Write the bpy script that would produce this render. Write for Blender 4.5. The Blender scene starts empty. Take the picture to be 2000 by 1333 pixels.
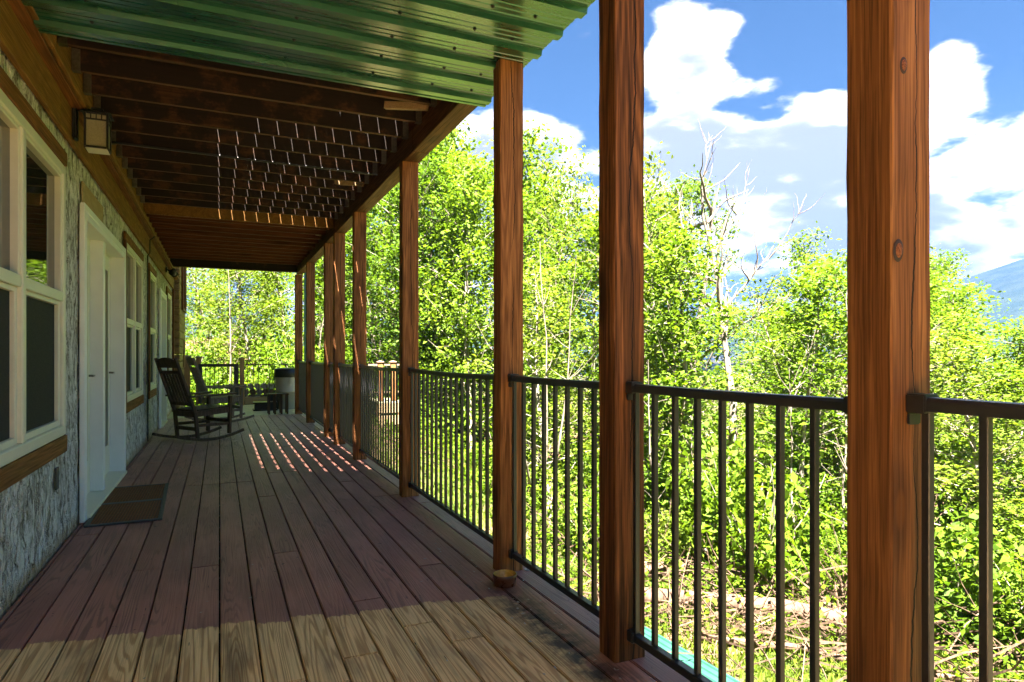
import bpy, bmesh, math, random
import numpy as np
from mathutils import Vector, Matrix
R = math.radians
sc = bpy.context.scene
C = sc.collection
random.seed(7)
RNG = np.random.default_rng(7)

# ------------------------------------------------------------------ camera
cd = bpy.data.cameras.new('camera'); cam = bpy.data.objects.new('camera', cd); C.objects.link(cam)
cd.sensor_width = 36; cd.lens = 36 * 1270 / 2000; cd.clip_start = .05; cd.clip_end = 30000
cd.shift_y = 27.5 / 2000
cam.location = (0, 0, 1.17); cam.rotation_euler = (R(90), 0, R(-24.21))
sc.camera = cam

# ------------------------------------------------------------------ light
SUN = Vector((.14, .50, -1.0)).normalized()        # travel direction of the light
sl = bpy.data.lights.new('sun', 'SUN'); so = bpy.data.objects.new('sun', sl); C.objects.link(so)
sl.energy = 3.5; sl.angle = R(.5); sl.color = (1, .94, .84)
so.rotation_euler = SUN.to_track_quat('-Z', 'Y').to_euler()
sc.view_settings.view_transform = 'Standard'; sc.view_settings.look = 'None'
sc.view_settings.gamma = 1; sc.view_settings.use_curve_mapping = False
sc.view_settings.exposure = 4.85
sc.cycles.use_denoising = True
sc.cycles.max_bounces = 10; sc.cycles.diffuse_bounces = 6; sc.cycles.glossy_bounces = 4
sc.cycles.transmission_bounces = 6; sc.cycles.transparent_max_bounces = 8
sc.cycles.caustics_reflective = False; sc.cycles.caustics_refractive = False

# ------------------------------------------------------------------ node helper
class NT:
    def __init__(s, tree): s.t = tree
    def new(s, typ, ins=None, **props):
        n = s.t.nodes.new(typ)
        for k, v in props.items(): setattr(n, k, v)
        for k, v in (ins or {}).items():
            sk = n.inputs[k]
            if isinstance(v, bpy.types.NodeSocket): s.t.links.new(v, sk)
            elif hasattr(v, 'outputs'): s.t.links.new(v.outputs[0], sk)
            else:
                if isinstance(v, (tuple, list)) and sk.type == 'RGBA' and len(v) == 3: v = (*v, 1)
                sk.default_value = v
        return n
    def math(s, op, a, b=0.0, c=None, clamp=False):
        ins = {0: a, 1: b}
        if c is not None: ins[2] = c
        return s.new('ShaderNodeMath', ins, operation=op, use_clamp=clamp).outputs[0]
    def noise(s, vec, scale=5, detail=4, rough=.55, dist=0., out=0):
        return s.new('ShaderNodeTexNoise', {'Vector': vec, 'Scale': scale, 'Detail': detail, 'Roughness': rough, 'Distortion': dist}).outputs[out]
    def ramp(s, v, lo, hi, a=0., b=1., smooth=True):
        return s.new('ShaderNodeMapRange', {0: v, 1: lo, 2: hi, 3: a, 4: b}, interpolation_type='SMOOTHSTEP' if smooth else 'LINEAR').outputs[0]
    def mix(s, f, a, b, mode='MIX'):
        n = s.t.nodes.new('ShaderNodeMix'); n.data_type = 'RGBA'; n.blend_type = mode
        for i, v in ((0, f), (6, a), (7, b)):
            sk = n.inputs[i]
            if isinstance(v, bpy.types.NodeSocket): s.t.links.new(v, sk)
            else: sk.default_value = (*v, 1) if isinstance(v, (tuple, list)) and len(v) == 3 else v
        return n.outputs[2]
    def scale(s, vec, sc_, loc=(0, 0, 0)):
        return s.new('ShaderNodeMapping', {'Vector': vec, 'Scale': sc_, 'Location': loc}).outputs[0]
    def add(s, a, b): return s.new('ShaderNodeVectorMath', {0: a, 1: b}, operation='ADD').outputs[0]
    def xyz(s, v): return s.new('ShaderNodeSeparateXYZ', {0: v}).outputs

# ------------------------------------------------------------------ sky
CW = 1.6        # cloud white
world = bpy.data.worlds.new('World'); sc.world = world; world.use_nodes = True
world.cycles.sampling_method = 'MANUAL'; world.cycles.sample_map_resolution = 512; wt = world.node_tree; wt.nodes.clear(); w = NT(wt)
sky = w.new('ShaderNodeTexSky', sky_type='NISHITA')
sky.sun_disc = False; sky.sun_elevation = math.asin(-SUN.z); sky.sun_rotation = math.atan2(-SUN.x, -SUN.y)
sky.air_density = 1.0; sky.dust_density = .15; sky.ozone_density = 3
g = w.new('ShaderNodeTexCoord').outputs['Generated']
x, y, z = w.xyz(g)
den = w.math('ADD', w.math('MAXIMUM', z, 0), .34)
pv = w.new('ShaderNodeCombineXYZ', {0: w.math('DIVIDE', x, den), 1: w.math('DIVIDE', y, den), 2: w.math('MULTIPLY', z, 2.5)}).outputs[0]
def cloudfield(off):
    p = w.add(pv, off)
    low = w.noise(p, .8, 3, .5, .1)
    q_ = w.add(p, w.scale(w.noise(p, 4, 3, .6, 0, 1), (.14, .14, .14)))
    vo = w.new('ShaderNodeTexVoronoi', {'Vector': q_, 'Scale': 1.9, 'Detail': 2., 'Roughness': .5, 'Lacunarity': 2.4}, feature='F1').outputs['Distance']
    hi = w.noise(p, 4, 6, .62)
    f_ = w.math('ADD', w.math('MULTIPLY', low, .8), w.math('MULTIPLY', w.math('SUBTRACT', .62, vo), .30))
    return w.math('ADD', f_, w.math('MULTIPLY', w.math('SUBTRACT', hi, .5), .34))
def blob(d, r, amp):
    v = Vector(d).normalized()
    dt = w.new('ShaderNodeVectorMath', {0: g, 1: tuple(v)}, operation='DOT_PRODUCT').outputs['Value']
    return w.math('MULTIPLY', w.ramp(dt, math.cos(r), 1), amp)
n1 = cloudfield((3.1, 7.7, 1.3)); n2 = cloudfield((3.10, 7.62, 1.42))
bank = w.math('ADD', w.ramp(z, .26, .37, .17, 0.0), w.ramp(z, .36, .7, 0, .02))
f = w.math('ADD', n1, bank)
for (dd, r_, am) in (((1.20, .62, .30), .32, .16), ((.733, .767, .27), .26, .15), ((.42, .90, .25), .16, .12), ((.80, .72, .43), .15, -.12), ((.66, .775, .47), .09, .14), ((.99, .60, .42), .06, .12)):
    f = w.math('ADD', f, blob(dd, r_, am))
mask = w.ramp(f, .45, .53)
core = w.ramp(f, .48, .66)
lit = w.ramp(w.math('SUBTRACT', n1, n2), -.03, .12)
shade = w.math('MULTIPLY', core, w.math('SUBTRACT', 1.0, lit))
shade = w.math('ADD', shade, w.math('MULTIPLY', core, .30))
shade = w.math('SUBTRACT', 1.0, w.math('POWER', w.math('SUBTRACT', 1.0, shade, clamp=True), 3.0))
ccol = w.mix(shade, (CW * 1.7, CW * 1.63, CW * 1.54), (CW * .36, CW * .385, CW * .45))
skyc = w.mix(1., sky.outputs[0], (.046, .090, .112), 'MULTIPLY')
skyc = w.mix(w.ramp(z, .35, .0, 0, .45), skyc, (CW * .30, CW * .40, CW * .50))
col = w.mix(mask, skyc, ccol)
col = w.mix(w.ramp(z, -.02, .0), (.5, .55, .5), col)
bg = w.new('ShaderNodeBackground', {'Color': col, 'Strength': .05})
w.new('ShaderNodeOutputWorld', {'Surface': bg})

# ------------------------------------------------------------------ object helpers
def tag(o, label=None, cat=None, group=None, kind=None):
    if label: o['label'] = label
    if cat: o['category'] = cat
    if group: o['group'] = group
    if kind: o['kind'] = kind
    return o
def empty(name, loc=(0, 0, 0), rz=0, label=None, cat=None, group=None):
    o = bpy.data.objects.new(name, None); C.objects.link(o)
    o.location = loc; o.rotation_euler = (0, 0, rz); o.empty_display_size = .1
    return tag(o, label, cat, group)
class MB:
    def __init__(s): s.v = []; s.f = []
    def box(s, x0, x1, y0, y1, z0, z1):
        b = len(s.v)
        s.v += [(x0, y0, z0), (x1, y0, z0), (x1, y1, z0), (x0, y1, z0), (x0, y0, z1), (x1, y0, z1), (x1, y1, z1), (x0, y1, z1)]
        s.f += [tuple(b + i for i in q) for q in ((0, 3, 2, 1), (4, 5, 6, 7), (0, 1, 5, 4), (1, 2, 6, 5), (2, 3, 7, 6), (3, 0, 4, 7))]
        return s
    def bar(s, p, q, w_, h_, up=(0, 0, 1), w2=None, h2=None):
        p = Vector(p); q = Vector(q); d = (q - p).normalized(); up = Vector(up)
        if abs(d.dot(up)) > .98: up = Vector((0, 1, 0))
        sx = d.cross(up).normalized(); sy = sx.cross(d)
        b = len(s.v)
        for c_, ww, hh in ((p, w_, h_), (q, w2 or w_, h2 or h_)):
            for a, e in ((-1, -1), (1, -1), (1, 1), (-1, 1)): s.v.append(tuple(c_ + sx * a * ww / 2 + sy * e * hh / 2))
        s.f += [tuple(b + i for i in k) for k in ((0, 1, 2, 3), (7, 6, 5, 4), (0, 4, 5, 1), (1, 5, 6, 2), (2, 6, 7, 3), (3, 7, 4, 0))]
        return s
    def tube(s, pts, rad, n=8, caps=True):
        pts = [Vector(p) for p in pts]; rad = rad if isinstance(rad, (list, tuple)) else [rad] * len(pts)
        b = len(s.v); ref = None
        for i, p in enumerate(pts):
            d = (pts[min(i + 1, len(pts) - 1)] - pts[max(i - 1, 0)]).normalized()
            if ref is None: ref = Vector((1, 0, 0)) if abs(d.x) < .8 else Vector((0, 1, 0))
            a = (ref - d * ref.dot(d)).normalized(); ref = a; e = d.cross(a)
            for k in range(n):
                t = 2 * math.pi * k / n; s.v.append(tuple(p + (a * math.cos(t) + e * math.sin(t)) * rad[i]))
        for i in range(len(pts) - 1):
            for k in range(n):
                k2 = (k + 1) % n; s.f.append((b + i * n + k, b + i * n + k2, b + (i + 1) * n + k2, b + (i + 1) * n + k))
        if caps:
            s.f.append(tuple(b + k for k in range(n))[::-1]); e_ = b + (len(pts) - 1) * n; s.f.append(tuple(e_ + k for k in range(n)))
        return s
    def lathe(s, prof, n=28, c=(0, 0, 0)):
        b = len(s.v)
        for r_, z_ in prof:
            for k in range(n):
                t = 2 * math.pi * k / n; s.v.append((c[0] + r_ * math.cos(t), c[1] + r_ * math.sin(t), c[2] + z_))
        for i in range(len(prof) - 1):
            for k in range(n):
                k2 = (k + 1) % n; s.f.append((b + i * n + k, b + i * n + k2, b + (i + 1) * n + k2, b + (i + 1) * n + k))
        return s
    def mesh(s, name, mat=None, smooth=False, bevel=0, seg=1):
        m = bpy.data.meshes.new(name); m.from_pydata(s.v, [], s.f)
        if bevel:
            bm = bmesh.new(); bm.from_mesh(m)
            bmesh.ops.bevel(bm, geom=bm.edges[:], offset=bevel, segments=seg, affect='EDGES', clamp_overlap=True)
            bm.to_mesh(m); bm.free()
        if mat: m.materials.append(mat)
        if smooth: m.polygons.foreach_set('use_smooth', [True] * len(m.polygons))
        m.update(); return m
    def build(s, name, mat, parent=None, smooth=False, bevel=0, seg=1):
        return link(name, s.mesh(name, mat, smooth, bevel, seg), parent)
def link(name, mesh, parent=None, loc=None, rot=None, scale=None):
    o = bpy.data.objects.new(name, mesh); C.objects.link(o)
    if parent: o.parent = parent
    if loc is not None: o.location = loc
    if rot is not None: o.rotation_euler = rot
    if scale is not None: o.scale = scale
    return o
def copy_tree(o, parent=None):
    c = o.copy(); C.objects.link(c); c.parent = parent
    for ch in list(o.children): copy_tree(ch, c)
    return c
UP = MB().box(-.5, .5, -.5, .5, -.5, .5)

# ------------------------------------------------------------------ materials
def newmat(name):
    m = bpy.data.materials.new(name); m.use_nodes = True; m.node_tree.nodes.clear(); return m, NT(m.node_tree)
def finish(n, col, rough=.5, bump=None, bstr=.3, bdist=.01, metal=0, spec=.5, extra=None):
    ins = {'Base Color': col, 'Roughness': rough, 'Metallic': metal, 'Specular IOR Level': spec}
    ins.update(extra or {})
    if bump is not None:
        ins['Normal'] = n.new('ShaderNodeBump', {'Height': bump, 'Strength': bstr, 'Distance': bdist}).outputs[0]
    p = n.new('ShaderNodeBsdfPrincipled', ins); n.new('ShaderNodeOutputMaterial', {'Surface': p.outputs[0]})
def simple(name, col, rough=.5, metal=0, var=.15, scale=20, bstr=.05, spec=.5):
    m, n = newmat(name); P = n.new('ShaderNodeNewGeometry').outputs['Position']
    v = n.noise(P, scale, 5, .6)
    c = n.mix(n.ramp(v, .3, .7), tuple(c_ * (1 - var) for c_ in col), tuple(min(1, c_ * (1 + var)) for c_ in col))
    finish(n, c, n.ramp(v, .3, .7, rough * .85, min(1, rough * 1.15)), v, bstr, .004, metal, spec); return m
def coords(n, axis, obj=False, rnd=True):
    if obj: P = n.new('ShaderNodeTexCoord').outputs['Object']
    else: P = n.new('ShaderNodeNewGeometry').outputs['Position']
    if rnd:
        r = n.new('ShaderNodeObjectInfo').outputs['Random']
        o = n.new('ShaderNodeCombineXYZ', {0: n.math('MULTIPLY', r, 37), 1: n.math('MULTIPLY', r, 71), 2: n.math('MULTIPLY', r, 53)}).outputs[0]
        P2 = n.add(P, o)
    else: P2 = P
    return P, P2
def stretch(axis, a, c): s = [c, c, c]; s[axis] = a; return tuple(s)
def grain(n, P2, axis, k=9., cs=7., al=.5):
    """growth-ring figure: cathedral loops stretched along the axis"""
    base = n.noise(n.scale(P2, stretch(axis, al, cs)), 1, 2, .45, .15)
    ring = n.math('SINE', n.math('MULTIPLY', base, k * 6.283))
    ring = n.ramp(ring, -1, 1, 0, 1, False)
    fib = n.noise(n.scale(P2, stretch(axis, 3, 190)), 1, 3, .6)
    return ring, fib, base
def wood(name, axis, lo, hi, dark, rough=.6, k=8, cs=7, al=.5, streak=.6, crack=False, knots=True, obj=False, tint=None, bstr=.35):
    m, n = newmat(name); P, P2 = coords(n, axis, obj)
    ring, fib, base = grain(n, P2, axis, k, cs, al)
    c = n.mix(n.math('MULTIPLY', ring, .75), hi, lo)
    md = n.noise(n.scale(P2, stretch(axis, 1.1, 62), (1, 6, 4)), 1, 4, .6, .3)
    c = n.mix(n.math('MULTIPLY', n.ramp(md, .40, .62), .55), c, lo)
    c = n.mix(n.math('MULTIPLY', n.ramp(md, .58, .74), .5), c, dark)
    st = n.noise(n.scale(P2, stretch(axis, .5, 14), (5, 2, 9)), 1, 5, .65)
    c = n.mix(n.math('MULTIPLY', n.ramp(st, .48, .72), streak), c, dark)
    c = n.mix(n.math('MULTIPLY', n.ramp(fib, .40, .66), .62), c, dark)
    h = n.math('ADD', n.math('ADD', n.math('MULTIPLY', ring, -.3), n.math('MULTIPLY', fib, -.6)), n.math('MULTIPLY', md, -.5))
    if knots:
        vo = n.new('ShaderNodeTexVoronoi', {'Vector': n.scale(P2, stretch(axis, 1.6, 4.5), (2, 3, 1)), 'Scale': 1.}, feature='F1')
        kd = vo.outputs['Distance']; kn = n.ramp(kd, .09, .05)
        halo = n.ramp(kd, .26, .08)
        c = n.mix(n.math('MULTIPLY', halo, .6), c, dark); c = n.mix(kn, c, tuple(v * .7 for v in lo))
    if crack:
        L = n.new('ShaderNodeTexCoord').outputs['Object']; lx, ly, lz = n.xyz(L)
        wob = n.noise(n.scale(L, (0, 0, .9)), 1, 4, .55)
        r2 = n.new('ShaderNodeObjectInfo').outputs['Random']
        wob = n.noise(n.new('ShaderNodeCombineXYZ', {2: n.math('ADD', n.math('MULTIPLY', lz, 1.3), n.math('MULTIPLY', r2, 40))}).outputs[0], 1, 6, .6)
        dx = n.math('ABSOLUTE', n.math('SUBTRACT', lx, n.math('MULTIPLY', n.math('SUBTRACT', wob, .44), .13)))
        wd = n.ramp(n.noise(n.scale(P2, (0, 0, 1.1)), 1, 2), .36, .60, 0, .0034)
        ck = n.math('LESS_THAN', dx, wd)
        c = n.mix(n.math('MULTIPLY', ck, .93), c, (.006, .004, .003)); h = n.math('SUBTRACT', h, n.math('MULTIPLY', ck, 3))
    if tint: c = n.mix(1., c, tint, 'MULTIPLY')
    finish(n, c, n.ramp(fib, .2, .8, rough * .85, min(1, rough * 1.2)), h, bstr, .004, spec=.22); return m

M = {}
M['post'] = wood('stained post timber', 2, (.25, .092, .028), (.50, .200, .068), (.060, .022, .008), rough=.7, k=22, cs=5, al=.3, streak=.6, crack=True)
M['post_near'] = wood('near post timber', 2, (.17, .064, .020), (.34, .145, .050), (.055, .022, .010), rough=.7, k=20, cs=5, al=.22, streak=.6, crack=True)
M['post_dark'] = wood('weathered post timber', 2, (.085, .030, .010), (.34, .125, .042), (.014, .007, .004), rough=.7, k=16, cs=6, al=.28, streak=.95, crack=True)
M['joist'] = wood('joist timber', 0, (.030, .012, .005), (.058, .024, .010), (.005, .003, .002), k=5, cs=5, streak=.9)
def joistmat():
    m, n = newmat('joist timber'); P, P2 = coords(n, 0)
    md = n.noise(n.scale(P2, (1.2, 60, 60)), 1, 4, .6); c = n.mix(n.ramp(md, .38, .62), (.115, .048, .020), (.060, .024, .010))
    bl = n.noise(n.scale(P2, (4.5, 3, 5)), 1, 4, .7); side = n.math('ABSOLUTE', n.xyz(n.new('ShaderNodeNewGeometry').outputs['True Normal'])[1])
    c = n.mix(n.math('MULTIPLY', n.ramp(bl, .36, .52, .35, .93), n.ramp(side, .4, .8)), c, (.007, .004, .003))  # side faces darkened beyond their mildew blotches so bottom faces read as lit
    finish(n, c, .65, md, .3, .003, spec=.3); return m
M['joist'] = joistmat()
M['joist_red'] = wood('far joist timber', 0, (.10, .030, .010), (.17, .055, .020), (.03, .010, .005), k=16, cs=5, streak=.6)  # redder than the near joists: bounced light put into the colour
M['beam'] = wood('beam timber', 1, (.10, .040, .014), (.20, .085, .032), (.03, .012, .006), k=18, cs=6, streak=.6)
M['trim'] = wood('brown trim board', 1, (.17, .066, .018), (.30, .120, .034), (.07, .028, .010), k=14, cs=6, streak=.4)
M['trim_v'] = wood('brown upright trim', 2, (.12, .042, .016), (.20, .075, .027), (.05, .02, .01), k=4, cs=6, streak=.4)
M['fascia'] = wood('golden fascia board', 1, (.20, .093, .021), (.31, .15, .035), (.09, .042, .013), k=14, cs=3, streak=.4, knots=False)
M['pine'] = wood('pine post', 2, (.42, .24, .10), (.55, .34, .16), (.25, .14, .06), k=5, cs=5, streak=.3, knots=False)
M['pine_y'] = wood('pine board', 0, (.40, .27, .14), (.52, .38, .22), (.25, .17, .09), k=5, cs=5, streak=.3, knots=False)
M['chair'] = wood('dark chair wood', 2, (.075, .045, .028), (.135, .088, .058), (.028, .017, .011), k=8, cs=12, streak=.5, knots=False, rough=.5)
M['chair_lit'] = wood('weathered chair wood', 2, (.22, .165, .115), (.36, .28, .20), (.08, .055, .038), k=5, cs=12, streak=.5, knots=False, rough=.55)  # dark chair wood again, paler: sky light put into the colour
M['rail'] = simple('dark bronze powder coat', (.028, .027, .030), .38, 0, .12, 60, .03, .55)
M['black'] = simple('black plastic', (.012, .012, .014), .4)
M['iron'] = simple('black iron', (.010, .010, .011), .5)
M['white'] = simple('white door paint', (.88, .87, .84), .42, 0, .03, 6)
M['cream'] = simple('cream vinyl', (.74, .70, .56), .4, 0, .04, 8)
M['creamdoor'] = simple('cream door paint', (.78, .75, .60), .4, 0, .03, 5)
M['frost'] = simple('seeded lamp glass', (.33, .30, .19), .35, 0, .12, 90, .2)
M['screen'] = simple('insect screen', (.018, .019, .022), .75, 0, .1, 200, .05, .25)
M['bin'] = simple('pale grey plastic', (.36, .335, .30), .5, 0, .06, 8)
M['teal'] = simple('teal painted metal', (.015, .15, .12), .4, 0, .15, 8)
M['tealsheet'] = simple('faded teal roofing', (.016, .072, .050), .5, 0, .15, 3)
M['galv'] = simple('galvanised steel', (.20, .19, .16), .35, .8, .2, 60)
M['bowl_in'] = simple('yellow glaze', (.55, .30, .045), .25, 0, .2, 30)
M['bowl_out'] = simple('brown glaze', (.10, .035, .02), .3, 0, .2, 30)
M['cap'] = simple('pink brown post cap', (.20, .13, .09), .5)
M['bounce_soffit'] = simple('white painted soffit', (.70, .70, .66), .6)  # unseen white underside, added to bounce light down onto the deck
m, n = newmat('window glass'); P = n.new('ShaderNodeNewGeometry').outputs['Position']
finish(n, (.012, .015, .012), .03, n.noise(P, 2.2, 2), .12, .01, extra={'IOR': 1.6}, spec=.7); M['glass'] = m

M['knotrim'] = simple('dark bark ring', (.035, .016, .009), .7)
# deck boards: worn purple-brown paint, bare sanded wood at the near end
m, n = newmat('deck board'); P, P2 = coords(n, 1)
px_, py_, pz_ = n.xyz(P)
ring, fib, base = grain(n, P2, 1, 22, 10, .40)
st = n.noise(n.scale(P2, (14, .8, 14)), 1, 5, .65)
bare = n.mix(n.ramp(ring, .45, 1, 0, .7), (.90, .62, .29), (.46, .21, .068))
bare = n.mix(n.math('MULTIPLY', n.ramp(st, .50, .74), .75), bare, (.16, .075, .030))
dirt = n.noise(n.scale(P2, (5, 1.6, 5), (9, 1, 4)), 1, 4, .6)
bare = n.mix(n.math('MULTIPLY', n.ramp(dirt, .52, .74), .6), bare, (.20, .12, .07))
bare = n.mix(n.math('MULTIPLY', n.ramp(fib, .35, .8), .4), bare, (.17, .09, .04))
paint = n.mix(n.ramp(n.noise(n.scale(P2, (4, 1.2, 4)), 1, 4, .6), .35, .65), (.44, .195, .145), (.31, .132, .103))
far = n.ramp(py_, 7, 13, 0, .85)  # paler with distance: light from the far end put into the paint
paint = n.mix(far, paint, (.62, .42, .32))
worn = n.math('MULTIPLY', n.ramp(fib, .60, .82), n.ramp(n.noise(n.scale(P2, (6, 1.1, 6), (1, 8, 1)), 1, 4, .65), .45, .68))
paint = n.mix(n.math('MULTIPLY', worn, .7), paint, (.52, .37, .28))
paint = n.mix(n.math('MULTIPLY', n.ramp(ring, .55, 1), n.ramp(n.noise(n.scale(P2, (5, 1, 5), (3, 3, 3)), 1, 3), .4, .6, .1, .7)), paint, (.17, .075, .06))
spots = n.noise(n.scale(P2, (30, 22, 30)), 1, 2, .5)
paint = n.mix(n.math('MULTIPLY', n.ramp(spots, .70, .76), .8), paint, (.035, .02, .02))
rnd = n.new('ShaderNodeObjectInfo').outputs['Random']
edge = n.math('SUBTRACT', n.math('ADD', py_, n.math('MULTIPLY', px_, .155)), 3.075)
edge = n.math('ADD', edge, n.math('MULTIPLY', n.math('SUBTRACT', rnd, .5), .09))
edge = n.math('ADD', edge, n.math('MULTIPLY', n.math('SUBTRACT', n.noise(n.scale(P, (40, 10, 1)), 1, 4, .7), .5), .10))
mask = n.ramp(edge, .006, -.006)
redge = n.math('ADD', px_, n.math('MULTIPLY', n.math('SUBTRACT', n.noise(P, 6, 4, .6), .5), .12))
rmask = n.ramp(redge, 1.29, 1.26)
stain = n.math('MULTIPLY', n.ramp(n.math('ABSOLUTE', n.math('SUBTRACT', redge, 1.28)), .15, .02), n.ramp(py_, 3.4, 2.6))
mask = n.math('MULTIPLY', mask, rmask)
c = n.mix(mask, paint, bare)
c = n.mix(n.math('MULTIPLY', stain, n.ramp(n.noise(P, 11, 4, .7), .35, .6, .3, .95)), c, (.02, .013, .011))
nv = n.new('ShaderNodeTexVoronoi', {'Vector': n.scale(P, (30, 2.55, 0)), 'Scale': 1.}, feature='F1').outputs['Distance']
c = n.mix(n.ramp(nv, .055, .04), c, (.03, .02, .018))
h = n.math('ADD', n.math('MULTIPLY', ring, -.35), n.math('MULTIPLY', fib, -.7))
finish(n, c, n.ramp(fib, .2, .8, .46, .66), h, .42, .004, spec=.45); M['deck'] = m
M['deckfar'] = simple('pale greenish deck boards', (.56, .53, .34), .55, 0, .2, 6)
M['dark_under'] = simple('dark joists under deck', (.02, .015, .012), .8)

# bark textured wall
m, n = newmat('bark textured wall'); P = n.new('ShaderNodeNewGeometry').outputs['Position']
Q = n.add(P, n.scale(n.noise(n.scale(P, (9, 9, 5)), 1, 5, .65, 0, 1), (.16, .16, .22)))
v1 = n.new('ShaderNodeTexVoronoi', {'Vector': n.scale(Q, (15, 15, 4.0)), 'Scale': 1.}, feature='DISTANCE_TO_EDGE').outputs['Distance']
v2 = n.noise(n.scale(Q, (26, 26, 6)), 1, 6, .62, .8)
v3 = n.noise(n.scale(Q, (5, 5, 1.6), (3, 3, 3)), 1, 3, .5)
c = n.mix(n.ramp(v2, .40, .56), (.38, .35, .30), (.84, .82, .78))
c = n.mix(n.math('MULTIPLY', n.ramp(v1, .05, .0), n.ramp(v3, .50, .68)), c, (.09, .075, .06))
c = n.mix(n.math('MULTIPLY', n.ramp(v2, .42, .34), .9), c, (.13, .11, .085))
c = n.mix(n.math('MULTIPLY', n.ramp(v3, .5, .68), .35), c, (.42, .38, .30))
zz = n.xyz(P)[2]
zz2 = n.math('ADD', zz, n.math('MULTIPLY', n.noise(P, 9, 4, .6), .14))
c = n.mix(n.math('MULTIPLY', n.ramp(zz2, .17, .07), .8), c, (.46, .33, .19))
h = n.math('ADD', n.math('MULTIPLY', n.ramp(v1, 0, .12), .7), v2)
finish(n, c, .8, h, .9, .03, spec=.25); M['wall'] = m
# log siding of the far wing
m, n = newmat('log siding'); P, P2 = coords(n, 1)
ring, fib, _ = grain(n, P2, 1, 4, 6)
finish(n, n.mix(ring, (.30, .19, .075), (.20, .12, .05)), .6, fib, .2, .004); M['siding'] = m
# green ribbed metal, grimy satin
m, n = newmat('green roofing metal'); P = n.new('ShaderNodeNewGeometry').outputs['Position']
v = n.noise(n.scale(P, (1.2, 9, 1)), 1, 4, .6)
lx = n.xyz(P)[0]
c = n.mix(n.ramp(v, .3, .7), (.008, .085, .045), (.016, .12, .062))
c = n.mix(n.math('MULTIPLY', n.ramp(n.noise(P, 25, 4, .7), .5, .75), .35), c, (.10, .12, .06))
finish(n, c, n.ramp(v, .3, .7, .22, .34), v, .03, .003, .5, .8, {'Coat Weight': .8, 'Coat Roughness': .16, 'Coat IOR': 1.7}); M['green'] = m
# door mat
m, n = newmat('woven mat'); P = n.new('ShaderNodeNewGeometry').outputs['Position']
a = n.new('ShaderNodeTexWave', {'Vector': P, 'Scale': 16., 'Distortion': 1.5}, bands_direction='X').outputs['Fac']
b = n.new('ShaderNodeTexWave', {'Vector': P, 'Scale': 22., 'Distortion': 2.5}, bands_direction='Y').outputs['Fac']
q = n.noise(P, 25, 5, .7)
c = n.mix(n.math('MULTIPLY', n.math('MAXIMUM', n.ramp(a, .70, .95), n.ramp(b, .75, .95)), .8), (.25, .095, .035), (.045, .04, .028))
c = n.mix(n.ramp(q, .52, .7), c, (.19, .13, .055)); c = n.mix(n.ramp(q, .72, .76), c, (.45, .30, .2))
finish(n, c, .9, n.math('ADD', a, b), .5, .006, spec=.2); M['mat'] = m
M['matedge'] = simple('grey rubber edging', (.07, .07, .07), .6, 0, .3, 20)
# foliage
def leafmat(name, c1, c2, c3, tr=.50):
    m, n = newmat(name); P = n.new('ShaderNodeNewGeometry').outputs['Position']
    r = n.new('ShaderNodeObjectInfo').outputs['Random']
    v = n.noise(P, 1.1, 3, .6); v2 = n.new('ShaderNodeTexWhiteNoise', {0: n.new('ShaderNodeVectorMath', {0: P, 1: (9., 9., 9.)}, operation='MULTIPLY').outputs[0]}, noise_dimensions='3D')
    v3 = n.noise(P, 9, 1, .5)
    c = n.mix(n.ramp(v, .35, .65), c1, c2)
    c = n.mix(n.ramp(v3, .42, .68), c, c3)
    c = n.mix(n.math('MULTIPLY', r, .45), c, c2)
    d = n.new('ShaderNodeBsdfPrincipled', {'Base Color': n.mix(1., c, (.86, .92, .95), 'MULTIPLY'), 'Roughness': .6, 'Specular IOR Level': .15})
    t = n.new('ShaderNodeBsdfTranslucent', {'Color': n.mix(1., c, (1.08, 1.14, .60), 'MULTIPLY')})
    mx = n.new('ShaderNodeMixShader', {0: tr, 1: d.outputs[0], 2: t.outputs[0]})
    n.new('ShaderNodeOutputMaterial', {'Surface': mx.outputs[0]}); return m
M['leaf'] = leafmat('bright spring leaves', (.105, .175, .010), (.140, .200, .013), (.060, .125, .007))
M['leaf2'] = leafmat('deep green leaves', (.065, .130, .008), (.11, .165, .010), (.040, .085, .006))
M['leaf3'] = leafmat('yellow green leaves', (.125, .170, .013), (.150, .185, .020), (.085, .140, .010))
def barkmat(name, a, b):
    m, n = newmat(name); P = n.new('ShaderNodeNewGeometry').outputs['Position']
    v = n.noise(n.scale(P, (14, 14, 3)), 1, 5, .65)
    finish(n, n.mix(n.ramp(v, .35, .65), a, b), .85, v, .5, .02, spec=.2); return m
M['bark'] = barkmat('grey bark', (.10, .085, .065), (.32, .28, .22))
M['barkpale'] = barkmat('pale dead bark', (.085, .068, .052), (.24, .20, .16))
M['log'] = barkmat('pinkish fallen log', (.060, .036, .024), (.15, .092, .062))
M['stick'] = barkmat('dry brush', (.060, .036, .023), (.15, .098, .064))

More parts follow.
